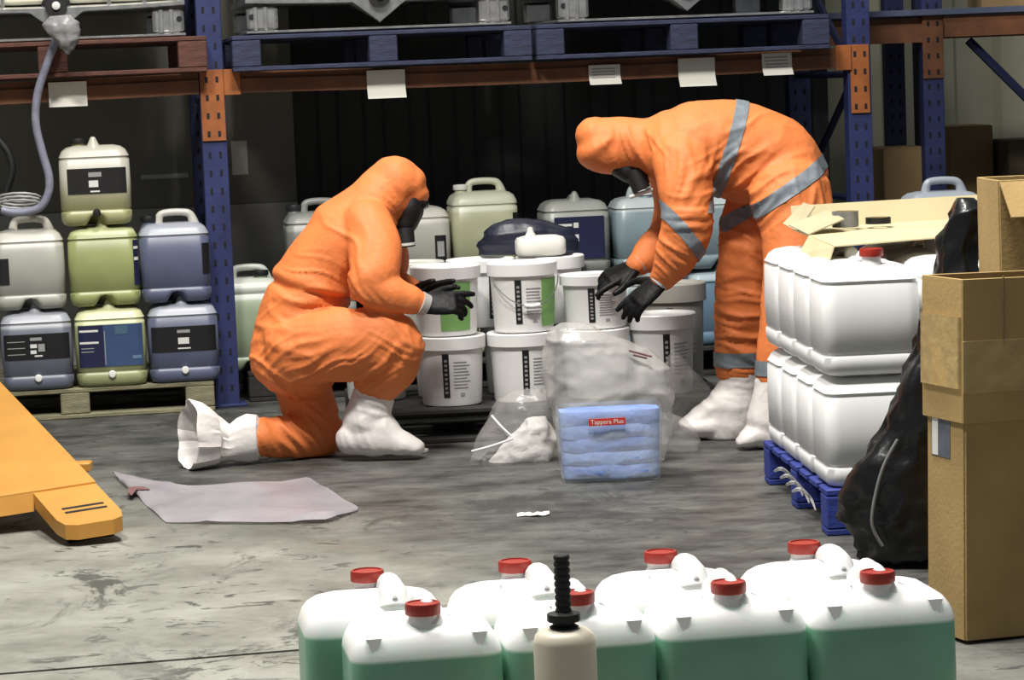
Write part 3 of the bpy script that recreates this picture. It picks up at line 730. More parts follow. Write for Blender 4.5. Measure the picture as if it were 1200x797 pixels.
def fuse(mb, name, m, voxel, parent=None, wrinkle=0, wfreq=6, smooth=4, seed=0, gathers=(), flat=None, cinches=()):
    """one continuous surface out of overlapping shells, then folds pressed into it"""
    o = mb.build(name, m)
    md = o.modifiers.new('r', 'REMESH'); md.mode = 'VOXEL'; md.voxel_size = voxel
    s = o.modifiers.new('s', 'SMOOTH'); s.iterations = smooth; s.factor = .5
    dg = bpy.context.evaluated_depsgraph_get(); me = bpy.data.meshes.new_from_object(o.evaluated_get(dg))
    bpy.data.objects.remove(o)
    me.name = name
    if wrinkle:
        sd = Vector((seed * 3.1, seed * 1.3, seed * .7)); out = []
        for v in me.vertices:
            p = v.co; w = Vector((noise.noise(p * 3 + sd), noise.noise(p * 3 + sd + Vector((7, 1, 2))), noise.noise(p * 3 + sd + Vector((1, 8, 4))))) * .35
            q = (p + w) * wfreq + sd
            n1 = noise.noise(q); n2 = noise.noise(q * 2.3 + Vector((3, 3, 3))); n3 = noise.noise(q * .5)
            g = 0
            for (c, rad, dirv, freq, ga) in gathers:        # long sharp folds: noise squeezed across the fold, stretched along it
                dd = (p - c).length
                if dd < rad:
                    k = min(1, 1.6 * (1 - dd / rad)); dn = dirv.normalized(); x = p.dot(dn); rest = p - dn * x
                    nn = noise.noise(rest * 3.2 + dn * (x * freq * .34 + .8 * noise.noise(p * 6 + sd)) + sd)
                    g += ga * k * (1.9 * max(0, 1 - abs(nn) / .3) ** 1.3 - .55)
            for (c, rad, dirv, wid, dep) in cinches:
                dd = (p - c).length
                if dd < rad:
                    x = (p - c).dot(dirv.normalized()) + .012 * noise.noise(p * 9 + sd)
                    g += dep * min(1, 3 * (1 - dd / rad)) * (-math.exp(-(x / wid) ** 2) + .55 * math.exp(-((x - 2.3 * wid) / (1.6 * wid)) ** 2))
            d = wrinkle * (1.1 * n3 + .9 * (max(0, 1 - abs(n1) / .2) ** 1.4) * (n3 + .3) + .35 * n2) + g
            out.append(p + v.normal * d)
        for v, p in zip(me.vertices, out): v.co = p
    if flat is not None:
        for v in me.vertices:
            if v.co.z < flat: v.co.z = flat
    me.polygons.foreach_set('use_smooth', [True] * len(me.polygons)); me.update()
    if not me.materials: me.materials.append(m)
    return link(name, me, parent)
def rebase(root):
    """vertices were laid out in world metres: move them into the thing's own frame"""
    inv = Matrix.Translation(-root.location)
    for c in root.children:
        c.data.transform(inv)
        for g in c.children: g.data.transform(inv)
def band(suit, name, co, no, hw, parent, filt=None, off=.004, m=REFLECT):
    bm = bmesh.new(); bm.from_mesh(suit.data)
    no = no.normalized()
    for s in (1, -1):
        bmesh.ops.bisect_plane(bm, geom=bm.verts[:] + bm.edges[:] + bm.faces[:], plane_co=co + no * hw * s, plane_no=no * s, clear_outer=True)
    if filt:
        bmesh.ops.delete(bm, geom=[f for f in bm.faces if not filt(f.calc_center_median())], context='FACES')
    bm.normal_update()
    for v in bm.verts: v.co += v.normal * off
    me = bpy.data.meshes.new(name); bm.to_mesh(me); bm.free(); me.materials.clear(); me.materials.append(m)
    me.polygons.foreach_set('use_smooth', [True] * len(me.polygons))
    return link(name, me, parent)
def hand(name, wrist, fwd, back, thumb_side, curls, parent, s=1.16, spread=.10, thumb=(.75, .65, 0.0)):
    f = Vector(fwd).normalized(); u = Vector(back); u = (u - f * u.dot(f)).normalized(); r = f.cross(u) * thumb_side
    mb = MB(); w = Vector(wrist)
    def ell(p, ra, rb, n=14): return [p + r * ra * math.cos(2 * math.pi * k / n) + u * rb * math.sin(2 * math.pi * k / n) for k in range(n)]
    mb.loft([ell(w + f * x * s, a * s, b * s) for x, a, b in ((-.045, .030, .026), (-.01, .030, .022), (.03, .040, .019), (.07, .044, .017), (.096, .041, .014), (.102, .034, .009))])
    for i, (off, L) in enumerate(((.032, .074), (.011, .082), (-.011, .077), (-.031, .060))):
        p = w + f * .088 * s + r * off * s; d = (f + r * off * spread * 10).normalized(); path = [p - d * .02, p]; c = curls[i]
        for seg, cc in ((.46, .8), (.31, 1.1), (.23, .8)):
            ang = R(c) * cc; ax = d.cross(u).normalized()
            d = Matrix.Rotation(-ang, 3, ax) @ d; u2 = u
            p = p + d * L * seg * s; path.append(p)
        mb.tube(path, [.0115 * s, .0108 * s, .0102 * s, .0092 * s, .0070 * s], 10, sub=3)
    p = w + f * .022 * s + r * .030 * s; d = (f * thumb[0] + r * thumb[1] - u * thumb[2]).normalized()
    path = [p - d * .015, p + d * .03 * s, p + d * .055 * s + f * .004, p + d * .066 * s + f * .016 * s, p + d * .07 * s + f * .03 * s]
    mb.tube(path, [.015 * s, .014 * s, .0115 * s, .0105 * s, .008 * s], 10, sub=3)
    return fuse(mb, name, GLOVE, .0042, parent, smooth=2)

# --- kneeling worker, facing the buckets
k1 = thing('person', 'person kneeling on one knee in a hooded orange suit and respirator', 'person', atz(400, 536, 0))
s = MB()
limb(s, [(338, 412, 9.85, 45, .185), (352, 362, 9.85, 46, .17), (378, 318, 9.86, 49, .18), (408, 282, 9.87, 48, .20), (432, 255, 9.88, 38, .17), (450, 238, 9.89, 31, .10), (462, 228, 9.90, 33, .10)], n=28)
limb(s, [(446, 236, 9.89, 28, .10), (464, 219, 9.90, 37, .115), (480, 221, 9.91, 27, .10), (488, 228, 9.91, 16, .085)], n=24)         # hood
limb(s, [(402, 275, 9.87, 44, .17), (436, 241, 9.88, 35, .13), (456, 220, 9.90, 33, .11)], n=24)                                         # cape of the hood
limb(s, [(338, 418, 9.80, 46, .15), (352, 425, 9.84, 44, .16)], n=24)                                                              # seat
limb(s, [(345, 412, 9.74, 44, .12), (395, 404, 9.68, 45, .11), (440, 400, 9.66, 43, .105), (463, 401, 9.66, 36, .09)], n=24)         # near thigh
limb(s, [(463, 402, 9.66, 35, .09), (458, 425, 9.69, 33, .085), (446, 440, 9.71, 31, .082), (442, 446, 9.72, 30, .08)], n=22)       # near shin
limb(s, [(350, 430, 9.93, 38, .11), (358, 465, 9.93, 33, .10), (368, 496, 9.90, 33, .09), (378, 508, 9.89, 28, .08)], n=22)          # far thigh, knee on the floor
limb(s, [(378, 510, 9.89, 28, .075), (345, 511, 9.83, 26, .075), (318, 512, 9.79, 24, .07), (303, 513, 9.76, 22, .06)], n=22)        # shin along the floor
limb(s, [(428, 262, 9.74, 30, .085), (438, 290, 9.67, 33, .08), (438, 318, 9.62, 31, .075), (432, 335, 9.61, 24, .07), (455, 343, 9.61, 23, .065), (478, 350, 9.62, 18, .055), (497, 357, 9.63, 12, .035)], n=20)
limb(s, [(438, 268, 10.02, 28, .08), (452, 300, 10.06, 28, .075), (458, 330, 10.05, 22, .065), (474, 338, 10.0, 18, .055), (488, 343, 9.96, 13, .04)], n=20)
V = Vector
g1 = [(at(360, 340, 9.7), .17, V((.3, 0, 1)), 95, .006), (at(425, 340, 9.6), .13, V((.8, 0, .5)), 110, .006), (at(440, 430, 9.62), .16, V((.7, 0, -.7)), 80, .006),
      (at(345, 500, 9.75), .18, V((.8, 0, .5)), 95, .008), (at(450, 245, 9.8), .10, V((.7, 0, .7)), 110, .005), (at(385, 450, 9.6), .2, V((.35, 0, -1)), 60, .006), (at(320, 400, 9.7), .18, V((.5, 0, -1)), 60, .004)]
g1 += [(at(395, 300, 9.65), .22, V((.75, 0, .45)), 42, .004), (at(330, 420, 9.68), .22, V((.3, 0, 1)), 45, .006), (at(470, 395, 9.6), .14, V((.4, 0, 1)), 70, .005)]
suit1 = fuse(s, 'coverall', SUIT, .0075, k1, .0045, 5.5, 4, 1, g1, flat=.004, cinches=[(at(362, 340, 9.80), .30, V((.30, 0, 1)), .015, .015)])
# respirator under the hood's brim
mb = MB(); limb(mb, [(484, 232, 9.90, 13, .07), (480, 246, 9.89, 17, .072), (475, 262, 9.88, 15, .055), (474, 272, 9.88, 11, .04)], n=20)
fo = fuse(mb, 'respirator', DARK, .006, k1)
mb = MB(); mb.tube([at(474, 268, 9.84), at(476, 289, 9.83)], .034, 20); mb.build('filter_canister', DARK, fo)
mb = MB(); mb.tube([at(475.5, 284.5, 9.83), at(475.8, 287.5, 9.83)], .0352, 20); mb.build('filter_band', WHITE2, fo)
mb = MB(); limb(mb, [(484, 236, 9.91, 9, .078), (493, 237, 9.91, 8, .07), (497, 240, 9.91, 6, .06)], n=16); fuse(mb, 'visor', mat('dark_visor', rgb(24, 20, 18), .12), .006, k1)
mb = MB(); limb(mb, [(470, 250, 9.90, 15, .06), (462, 255, 9.90, 12, .06)], n=16); mb.build('neck', SKIN, k1)
# gloves
hand('glove', at(497, 357, 9.63), V((1, .10, .02)), V((.1, -.75, .65)), -1, (6, 24, 38, 48), k1, thumb=(.8, .55, .2))
hand('glove', at(488, 344, 9.96), V((1, -.5, .22)), V((0, .5, .85)), 1, (2, 10, 40, 50), k1, thumb=(.8, .55, .1))
for (a, b, c), (a2, b2, c2), rr in (((488, 353, 9.62), (500, 358, 9.63), .042),):
    mb = MB(); mb.tube([at(a + 4, b + 1.6, c), at(a2, b2, c2)], [rr, rr * .92], 18); mb.build('cuff', mat('grey_cuff_tape', rgb(170, 166, 160), .5), k1)
# white boot covers
mb = MB()
limb(mb, [(442, 446, 9.73, 22, .06), (436, 470, 9.73, 25, .068), (428, 495, 9.73, 28, .072)], n=22)
limb(mb, [(412, 515, 9.73, 19, .058), (440, 512, 9.72, 24, .064), (468, 519, 9.71, 15, .058), (488, 525, 9.70, 10, .05)], n=22)
limb(mb, [(425, 490, 9.73, 26, .066), (445, 505, 9.72, 22, .062), (470, 520, 9.71, 12, .05)], n=20)
gb = [(at(438, 470, 9.66), .10, V((.4, 0, 1)), 150, .004), (at(425, 500, 9.66), .12, V((1, 0, .3)), 70, .004)]
fuse(mb, 'boot_cover', COVER, .007, k1, .004, 7, 4, 5, gb, flat=.003)
sl = MB(); P0 = atz(392, 535, 0); P1 = atz(502, 530, 0); dd = (P1 - P0)
rg = []
for k in range(24):
    a = 2 * math.pi * k / 24; x = .5 + .5 * math.cos(a)
    rg.append((P0.x + dd.x * x, P0.y + .02 + dd.y * x + (.05 + .008 * math.cos(a)) * math.sin(a)))
sl.loft([[(x, y, .001) for x, y in rg], [(x, y, .010) for x, y in rg]]); sl.build('sole', COVER, k1)
mb = MB(); rows = [(306, 513, 9.77, 22, .055), (302, 513, 9.76, 27, .066), (290, 514, 9.75, 29, .068), (279, 516, 9.74, 26, .06), (270, 519, 9.73, 21, .05), (260, 516, 9.72, 26, .058), (247, 513, 9.70, 34, .07), (234, 512, 9.68, 39, .078), (222, 511, 9.67, 42, .082), (220, 511, 9.67, 41, .08), (230, 511, 9.68, 35, .07), (243, 512, 9.69, 31, .064), (248, 513, 9.70, 20, .04)]
rings = []; n = 56
for (a, b, c, r_, q), nxt in zip(rows, rows[1:] + rows[-1:]):
    p = at(a, b, c); ra = r_ * c / F; ring = []
    for k in range(n):
        th = 2 * math.pi * k / n; f_ = 1 + (.17 if a < 275 else .06) * (noise.noise(V((math.cos(th) * 2.6, math.sin(th) * 2.6, a * .012))) + .6 * noise.noise(V((math.cos(th) * 6, math.sin(th) * 6, a * .02 + 5))))
        lean = -.035 * math.sin(th) * (1 if a < 240 else 0) + .012 * math.sin(5 * th) * (1 if a < 240 else 0)
        w_ = p + V((lean * -.4 - (.045 * math.cos(th) if a < 252 else 0), q * f_ * math.cos(th), ra * f_ * math.sin(th))); w_.z = max(w_.z, .003); ring.append(w_)
    rings.append(ring)
mb.loft(rings); mb.build('boot_cover', COVER, k1, angle=28)
rebase(k1)

# --- stooping worker, reaching down to the buckets
k2 = thing('person', 'person stooping in an orange suit with grey reflective bands', 'person', atz(850, 512, 0))
s = MB()
limb(s, [(708, 170, 9.88, 31, .10), (728, 168, 9.88, 31, .10), (752, 170, 9.87, 31, .11), (780, 172, 9.86, 43, .18), (815, 171, 9.85, 54, .20), (858, 175, 9.85, 58, .185), (900, 192, 9.85, 58, .18), (920, 210, 9.85, 52, .185)], n=28)
limb(s, [(697, 160, 9.88, 22, .085), (703, 170, 9.88, 32, .115), (712, 176, 9.88, 28, .10), (735, 174, 9.88, 28, .1)], n=24)
limb(s, [(918, 208, 9.80, 50, .15), (922, 225, 9.80, 48, .15)], n=24)
limb(s, [(905, 222, 9.95, 50, .11), (888, 265, 9.94, 44, .105), (877, 315, 9.92, 37, .10), (872, 365, 9.92, 35, .095), (868, 405, 9.93, 31, .085), (866, 430, 9.93, 29, .08)], n=24)
limb(s, [(925, 222, 9.70, 48, .11), (935, 280, 9.66, 42, .105), (930, 340, 9.63, 37, .10), (920, 400, 9.62, 33, .09), (914, 445, 9.62, 29, .08)], n=24)
limb(s, [(800, 180, 9.72, 38, .09), (803, 215, 9.67, 33, .085), (806, 250, 9.64, 30, .08), (803, 275, 9.64, 30, .08), (792, 300, 9.66, 26, .07), (778, 324, 9.70, 16, .048)], n=22)
limb(s, [(790, 190, 10.02, 34, .085), (794, 240, 10.05, 29, .08), (788, 275, 10.02, 29, .075), (768, 294, 9.97, 24, .06), (746, 311, 9.92, 14, .045)], n=22)
g2 = [(at(738, 170, 9.75), .12, V((1, 0, .35)), 85, .006), (at(815, 200, 9.6), .16, V((1, 0, -.3)), 70, .006), (at(870, 220, 9.6), .22, V((.55, 0, -.9)), 75, .007),
      (at(805, 255, 9.55), .13, V((.1, 0, 1)), 90, .006), (at(868, 400, 9.8), .17, V((.2, 0, 1)), 85, .008), (at(870, 300, 9.8), .2, V((.6, 0, 1)), 60, .007), (at(945, 235, 9.7), .17, V((1, 0, .15)), 70, .007), (at(785, 300, 9.6), .11, V((.6, 0, .7)), 95, .006)]
g2 += [(at(880, 160, 9.65), .24, V((.5, 0, -1)), 45, .004), (at(770, 160, 9.7), .15, V((1, 0, .8)), 60, .004), (at(870, 360, 9.8), .22, V((.25, 0, 1)), 60, .006)]
suit2 = fuse(s, 'coverall', SUIT, .0075, k2, .0045, 5.5, 4, 4, g2)
def pxn(a, b, Y):   # plane normal: in the picture plane, across the line a-b
    d = at(*b, Y) - at(*a, Y); return d.cross(V((0, 1, 0))).normalized()
ca, cb = (869, 120), (834, 232)
band(suit2, 'reflective_band', at(851.5, 176, 9.85), pxn(ca, cb, 9.85), .024, k2, lambda c: c.z > at(840, 246, 9.85).z)
ca, cb = (968, 186), (852, 264)
ctr = at(912, 222, 9.85); zlo = at(852, 272, 9.85).z
band(suit2, 'reflective_band', at(910, 224, 9.85), pxn(ca, cb, 9.85), .025, k2, lambda c: c.x > at(846, 250, 9.85).x and c.z > zlo)
ax = (at(803, 268, 9.64) - at(792, 300, 9.66)).normalized()
band(suit2, 'reflective_band', at(800, 276, 9.66), V((.78, .12, .62)), .021, k2, lambda c: c.y < 9.82 and c.x < at(846, 260, 9.64).x and at(700, 235, 9.64).z > c.z > at(700, 345, 9.64).z)
band(suit2, 'reflective_band', at(866, 420, 9.93), V((.02, 0, 1)), .027, k2, lambda c: c.x < at(906, 420, 9.93).x and c.y > 9.78)
band(suit2, 'reflective_band', at(914, 430, 9.62), V((.02, 0, 1)), .027, k2, lambda c: c.y < 9.78 and c.x > at(870, 420, 9.62).x)
mb = MB(); limb(mb, [(722, 194, 9.88, 12, .07), (736, 200, 9.87, 14, .065), (748, 208, 9.86, 11, .05)], n=20); fo = fuse(mb, 'respirator', DARK, .006, k2)
mb = MB(); mb.tube([at(742, 200, 9.84), at(752, 222, 9.83)], .034, 20); mb.build('filter_canister', DARK, fo)
mb = MB(); mb.tube([at(765, 222, 9.83), at(738, 231, 9.83)], .007, 10); mb.build('filter_band', WHITE2, fo)
hand('glove', at(774, 330, 9.70), V((-.78, -.05, -.62)), V((-.5, -.65, .5)), 1, (4, 14, 18, 24), k2, thumb=(.55, .8, .1))
hand('glove', at(744, 313, 9.92), V((-.9, -.25, -.34)), V((-.4, -.6, .7)), -1, (8, 26, 38, 48), k2, thumb=(.9, .5, .2))
for a, b, rr in (((781, 321, 9.695), (772, 332, 9.70), .043), ((750, 308, 9.925), (741, 315, 9.92), .042)):
    mb = MB(); mb.tube([at(*a), at(*b)], [rr, rr * .9], 18); mb.build('cuff', mat('silver_cuff_tape', rgb(176, 178, 180), .4), k2)
mb = MB()
limb(mb, [(868, 428, 9.93, 27, .074), (866, 445, 9.93, 25, .07), (864, 458, 9.93, 25, .07)], n=22)
limb(mb, [(864, 455, 9.93, 25, .07), (858, 480, 9.93, 33, .085), (852, 500, 9.93, 33, .085)], n=22)
limb(mb, [(872, 500, 9.93, 16, .07), (848, 497, 9.93, 20, .075), (820, 500, 9.92, 13, .07), (800, 497, 9.92, 5, .055)], n=22)
limb(mb, [(860, 468, 9.93, 24, .07), (835, 482, 9.93, 16, .065), (806, 494, 9.92, 6, .05)], n=20)
fuse(mb, 'boot_cover', COVER, .007, k2, .004, 7, 4, 6, [(at(862, 448, 9.85), .08, V((.1, 0, 1)), 150, .003), (at(835, 485, 9.85), .14, V((.5, 0, 1)), 60, .004)], flat=.003)
mb = MB()
limb(mb, [(914, 440, 9.62, 27, .074), (908, 470, 9.62, 27, .072), (902, 495, 9.62, 28, .075)], n=22)
limb(mb, [(912, 512, 9.62, 20, .065), (893, 508, 9.62, 19, .07), (876, 514, 9.61, 11, .06), (868, 518, 9.61, 6, .05)], n=22)
fuse(mb, 'boot_cover', COVER, .007, k2, .004, 7, 4, 8, flat=.003)
rebase(k2)

# ------------------------------------------------------------------ white jerrycans stacked on the blue pallet
SY = R(4)
pf = atz(964, 629, 0)
sx, sy_ = Vector((math.cos(SY), math.sin(SY), 0)), Vector((-math.sin(SY), math.cos(SY), 0))
SW, SD, SH = .290, .258, .316
SPZ = .135
pallet('pallet', 'bright blue pallet on the floor under the white jerrycans', pf + sx * .515 + sy_ * .55, SY, 1.0, 1.1, SPZ, BLUE_WOOD2)
names = ['front', 'second', 'third', 'rearmost']
for lay in range(2):
    for c in range(2):
        for r_ in range(4):
            p = pf + sx * (.165 + c * .298) + sy_ * (.135 + r_ * .266) + Vector((0, 0, SPZ + lay * (SH + .006)))
            lab = 'white jerrycan, %s of its row, %s layer, in the row %s the black sack' % (names[r_], ('lower', 'upper')[lay], ('away from', 'beside')[c])
            if lay and c == 0 and r_ == 0: lab = 'white jerrycan with the red cap standing clear in front of the cream cardboard'
            jerrycan(lab, p, SY, SW - .004, SD - .002, SH, body=WHITE, cap=RED if lay and r_ == 0 else None, cap_at=(.015, -.055), handle='end', hx=.015, low=.45 if lay else -.3, cap_z=.014, group='white jerrycans stacked on the blue pallet', channel=False)
# cream cardboard sheet with a torn corner, two tape rolls on it
topz = SPZ + 2 * SH + .046
cs = thing('cardboard_sheet', 'cream cardboard tray lying across the white jerrycans', 'cardboard', pf + sx * .42 + sy_ * .72 + Vector((0, 0, topz + .0)), SY)
mb = MB()
def sheet(mb, pts, th=.004):
    n = len(pts); P = [V(p) for p in pts]; nn = (P[1] - P[0]).cross(P[2] - P[0]).normalized() * th
    mb.add([tuple(p) for p in P] + [tuple(p + nn) for p in P], [tuple(range(n - 1, -1, -1)), tuple(range(n, 2 * n))] + [(i, (i + 1) % n, n + (i + 1) % n, n + i) for i in range(n)])
sheet(mb, [(-.30, -.40, -.004), (.33, -.40, .02), (.33, .30, .02), (-.30, .30, .01)]); mb.build('panel', CREAM, cs, smooth=False)
mb = MB(); sheet(mb, [(-.30, .30, .01), (.33, .30, .02), (.33, .33, .095), (-.30, .33, .085)]); mb.build('rear_flap', CREAM, cs, smooth=False)
mb = MB(); sheet(mb, [(-.30, -.40, -.004), (-.30, .0, .006), (-.335, .0, -.05), (-.325, -.40, -.075)]); mb.build('side_flap', CREAM, cs, smooth=False)
mb = MB(); sheet(mb, [(-.30, .02, .008), (-.18, .05, .05), (-.20, .22, .07), (-.33, .2, .03)]); sheet(mb, [(-.30, .20, .01), (-.24, .22, .085), (-.26, .30, .095), (-.33, .30, .03)]); mb.build('torn_flap', mat('cardboard_underside', rgb(176, 166, 134), .85), cs, smooth=False)
tr = pf + sx * .26 + sy_ * .86 + V((0, 0, topz + .022))
t = thing('tape_roll', 'grey roll of tape on the cream cardboard', 'tape', tr)
mb = MB(); mb.lathe([(.035, 0), (.042, 0), (.042, .05), (.035, .05), (.035, .001)], 28, cap0=False, cap1=False); mb.build('tape', mat('grey_duct_tape', rgb(120, 122, 122), .35, var=.2, vscale=30), t)
mb = MB(); mb.lathe([(.033, 0), (.035, 0), (.035, .05), (.033, .05), (.033, .001)], 28, cap0=False, cap1=False); mb.build('core', CARD, t)
t = thing('tape_roll', 'flat black roll of tape beside the grey one', 'tape', tr + sx * .105 + V((0, 0, .006)))
mb = MB(); mb.lathe([(.03, 0), (.04, 0), (.04, .02), (.03, .02), (.03, .001)], 28, cap0=False, cap1=False); mb.build('tape', DARK, t)
mb = MB(); mb.lathe([(.028, 0), (.03, 0), (.03, .02), (.028, .02), (.028, .001)], 28, cap0=False, cap1=False); mb.build('core', CARD, t)
# shreds of wrap at the foot of the stack
mb = MB()
for k in range(4):
    p = atz(908 + k * 7, 552 + k * 8, .10); mb.tube([p, p + V((.02, -.03, .01)), p + V((.05, -.02, -.02)), p + V((.06, -.05, -.05))], [.004, .007, .005, .002], 6, sub=3)
tag(mb.build('wrap_shreds', CLEAR2), 'twisted shreds of clear wrap at the edge of the bright blue pallet', 'plastic wrap')['kind'] = 'stuff'

# ------------------------------------------------------------------ black bag, cartons on the right
def pix_rings(rows, Y, ry):
    out = []
    for (py, xa, xb), q in zip(rows, ry):
        a, b = at(xa, py, Y), at(xb, py, Y); out.append((max(a.z, b.z) * .5 + min(a.z, b.z) * .5, (a.x + b.x) / 2, 0, (b.x - a.x) / 2, q))
    return out
rows = [(652, 1012, 1112), (640, 1006, 1118), (605, 990, 1122), (580, 990, 1125), (540, 1008, 1128), (495, 1036, 1132), (430, 1064, 1137), (380, 1082, 1142), (330, 1096, 1146), (280, 1107, 1148), (245, 1119, 1146), (231, 1126, 1140)]
rr = pix_rings(rows, 7.32, [.12, .13, .13, .13, .12, .11, .10, .09, .08, .07, .05, .02])
o = puff('refuse_sack', 'tall black plastic sack sagging between the white jerrycans and the carton', 'sack', ringlerp(rr, 5), BLACKBAG, .028, 8, seed=2, n=48)
o.location.y = 7.32
ed = MB(); ed.tube([at(px, py, 7.17) for px, py in ((1052, 515), (1036, 545), (1026, 580), (1022, 615), (1034, 640))], .0045, 8, sub=5)
ed2 = ed.build('grey_fold_strand', mat('grey_fold_glint', rgb(120, 120, 122), .3), o); ed2.location.y = -7.32  # glint along a fold of the black sack, drawn as a grey strand
def carton(label, loc, rz, w, d, h, m=CARD, flaps=(), open_top=True, name='carton', t=.006):
    th = thing(name, label, 'box', loc, rz)
    for nm, c, sz in (('front_panel', (0, -d / 2, h / 2), (w, t, h)), ('back_panel', (0, d / 2, h / 2), (w, t, h)), ('side_panel', (-w / 2, 0, h / 2), (t, d - t, h)), ('side_panel', (w / 2, 0, h / 2), (t, d - t, h)), ('bottom_panel', (0, 0, t / 2 + .001), (w - t, d - t, t))):
        mb = MB(); mb.box(c, sz, .0015); mb.build(nm, m, th)
    if not open_top:
        mb = MB(); mb.box((0, 0, h + t / 2), (w, d, t), .0015); mb.build('top_panel', m, th)
    for (side, L, ang) in flaps:
        a = R(ang); mb = MB()
        if side in 'fb':
            s = -1 if side == 'f' else 1; y = s * d / 2
            sheet(mb, [(-w / 2, y, h), (w / 2, y, h), (w / 2 - .01, y + s * L * math.cos(a), h + L * math.sin(a)), (-w / 2 + .01, y + s * L * math.cos(a), h + L * math.sin(a))], t * .8)
        else:
            s = -1 if side == 'l' else 1; x = s * w / 2
            sheet(mb, [(x, -d / 2, h), (x, d / 2, h), (x + s * L * math.cos(a), d / 2 - .01, h + L * math.sin(a)), (x + s * L * math.cos(a), -d / 2 + .01, h + L * math.sin(a))], t * .8)
        mb.build('flap', m, th, smooth=False)
    return th
corner = atz(1128, 756, 0); cl = atz(1088, 741, 0)
ang = math.atan2(cl.x - corner.x, cl.y - corner.y)      # left face direction
crz = -math.atan2((cl - corner).x, (cl - corner).y)     # rotation so that +y runs along the left face
cw, cd_ = .46, (cl - corner).length * 1.08
ex = V((math.cos(crz), math.sin(crz), 0)); ey = V((-math.sin(crz), math.cos(crz), 0))
cc = corner + ex * cw / 2 + ey * cd_ / 2
czt = at(1128, 337, corner.y).z; czm = at(1128, 486, corner.y).z
ct = carton('tall brown carton with clear tape round its upper half', cc + V((.008, 0, .004)), crz, cw, cd_, czm); ct.rotation_euler.y = R(1.3)
# upper sleeve: a second tall collar of board pushed over the lower one
for nm, c, sz in (('collar_panel', (0, -cd_ / 2 - .006, (czt + czm) / 2 - .01), (cw + .02, .006, czt - czm + .04)), ('collar_panel', (-cw / 2 - .008, 0, (czt + czm) / 2 - .01), (.006, cd_ + .012, czt - czm + .04)),
                  ('collar_panel', (cw / 2 + .008, 0, (czt + czm) / 2 - .01), (.006, cd_ + .012, czt - czm + .04)), ('collar_panel', (0, cd_ / 2 + .006, (czt + czm) / 2 - .01), (cw + .02, .006, czt - czm + .04))):
    mb = MB(); mb.box(c, sz, .0015); mb.build(nm, CARD, ct)
for x in (-.135, -.05):   # folded creases of the collar
    mb = MB(); mb.box((x, -cd_ / 2 - .0095, (czt + czm) / 2 + .08), (.004, .003, .16), .001); mb.build('crease', CARDDARK, ct)
mb = MB(); mb.box((0, -cd_ / 2 - .0095, czm + .10), (cw + .02, .003, .12), .001); mb.build('tape_band', TAPE, ct)
mb = MB()
mb.loft([rrect(.012, cd_ + .004, .005, z, 3) for z in (czm + .05, czm + .10, czm + .16, czm + .215)]); to = mb.build('tape_band', TAPE, ct); to.location = (-cw / 2 - .014, 0, 0)
mb = MB(); mb.box((-cw / 2 - .0035, .02, czm - .055), (.002, cd_ * .5, .13), .0005); lo = mb.build('label', mat('grey_blue_label', rgb(92, 98, 112), .5, var=.3, vscale=20), ct)
mb = MB(); mb.box((-cw / 2 - .005, .045, czm - .055), (.002, cd_ * .16, .125), .0005); mb.build('print', PRINT, lo)

c2 = at(1140, 330, 6.95); z2t = at(1140, 211, 6.95).z
carton('open topped brown carton standing behind the taped tall carton', V((c2.x + .252, 7.0, 0)), R(3), .40, .24, z2t, flaps=(('f', .12, -48),))
pz = at(1138, 272, 6.9).z
# ------------------------------------------------------------------ things in the dim bay on the right
c5 = at(1104, 231, 10.9)
for l in range(2):
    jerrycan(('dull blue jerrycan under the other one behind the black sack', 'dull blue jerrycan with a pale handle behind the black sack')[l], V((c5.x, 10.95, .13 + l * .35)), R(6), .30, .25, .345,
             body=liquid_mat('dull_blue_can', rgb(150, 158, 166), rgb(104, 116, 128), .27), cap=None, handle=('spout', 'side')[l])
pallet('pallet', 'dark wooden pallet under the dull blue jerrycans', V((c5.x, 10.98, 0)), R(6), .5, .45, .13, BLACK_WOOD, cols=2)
def far_box(label, xa, xb, ytop, Y, m=CARDDARK, d=.4, flaps=(), rz=4):
    a, b = at(xa, ytop, Y), at(xb, ytop, Y)
    return carton(label, V(((a.x + b.x) / 2, Y + d / 2, 0)), R(rz), b.x - a.x, d, a.z, m, flaps, open_top=False)
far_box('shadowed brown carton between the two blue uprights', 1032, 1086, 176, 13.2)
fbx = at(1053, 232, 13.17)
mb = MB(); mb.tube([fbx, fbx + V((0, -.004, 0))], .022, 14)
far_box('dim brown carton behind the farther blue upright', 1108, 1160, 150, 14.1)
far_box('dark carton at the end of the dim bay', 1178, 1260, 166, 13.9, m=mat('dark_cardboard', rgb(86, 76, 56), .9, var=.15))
# second rack farther back
r2 = thing('pallet_rack', 'dim blue and orange pallet rack standing farther back in the bay', 'rack', V((0, 0, 0)), 0)
RY = 13.0; q = at(1095, 150, RY); r2.location = (q.x, RY, 0); r2.rotation_euler.z = YAW * .5
upright(r2, 0, 0, 3.0, .10); upright(r2, .02, .9, 3.0, .10)
zb0, zb1 = at(1095, 44, RY).z, at(1095, 20, RY).z
bracket(r2, 0, at(1095, 92, RY).z, zb1 + .01, m=BEAM)  # shaded orange here too: the far bay's dimness is in the colour
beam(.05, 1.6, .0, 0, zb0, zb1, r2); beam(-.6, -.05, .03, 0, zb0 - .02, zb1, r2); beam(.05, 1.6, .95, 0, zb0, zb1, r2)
mb = MB(); mb.box((.55, .45, zb1 + .022), (2.2, 1.0, .03), .003); mb.build('shelf_deck', mat('blue_grey_deck', rgb(84, 92, 118), .5), r2)
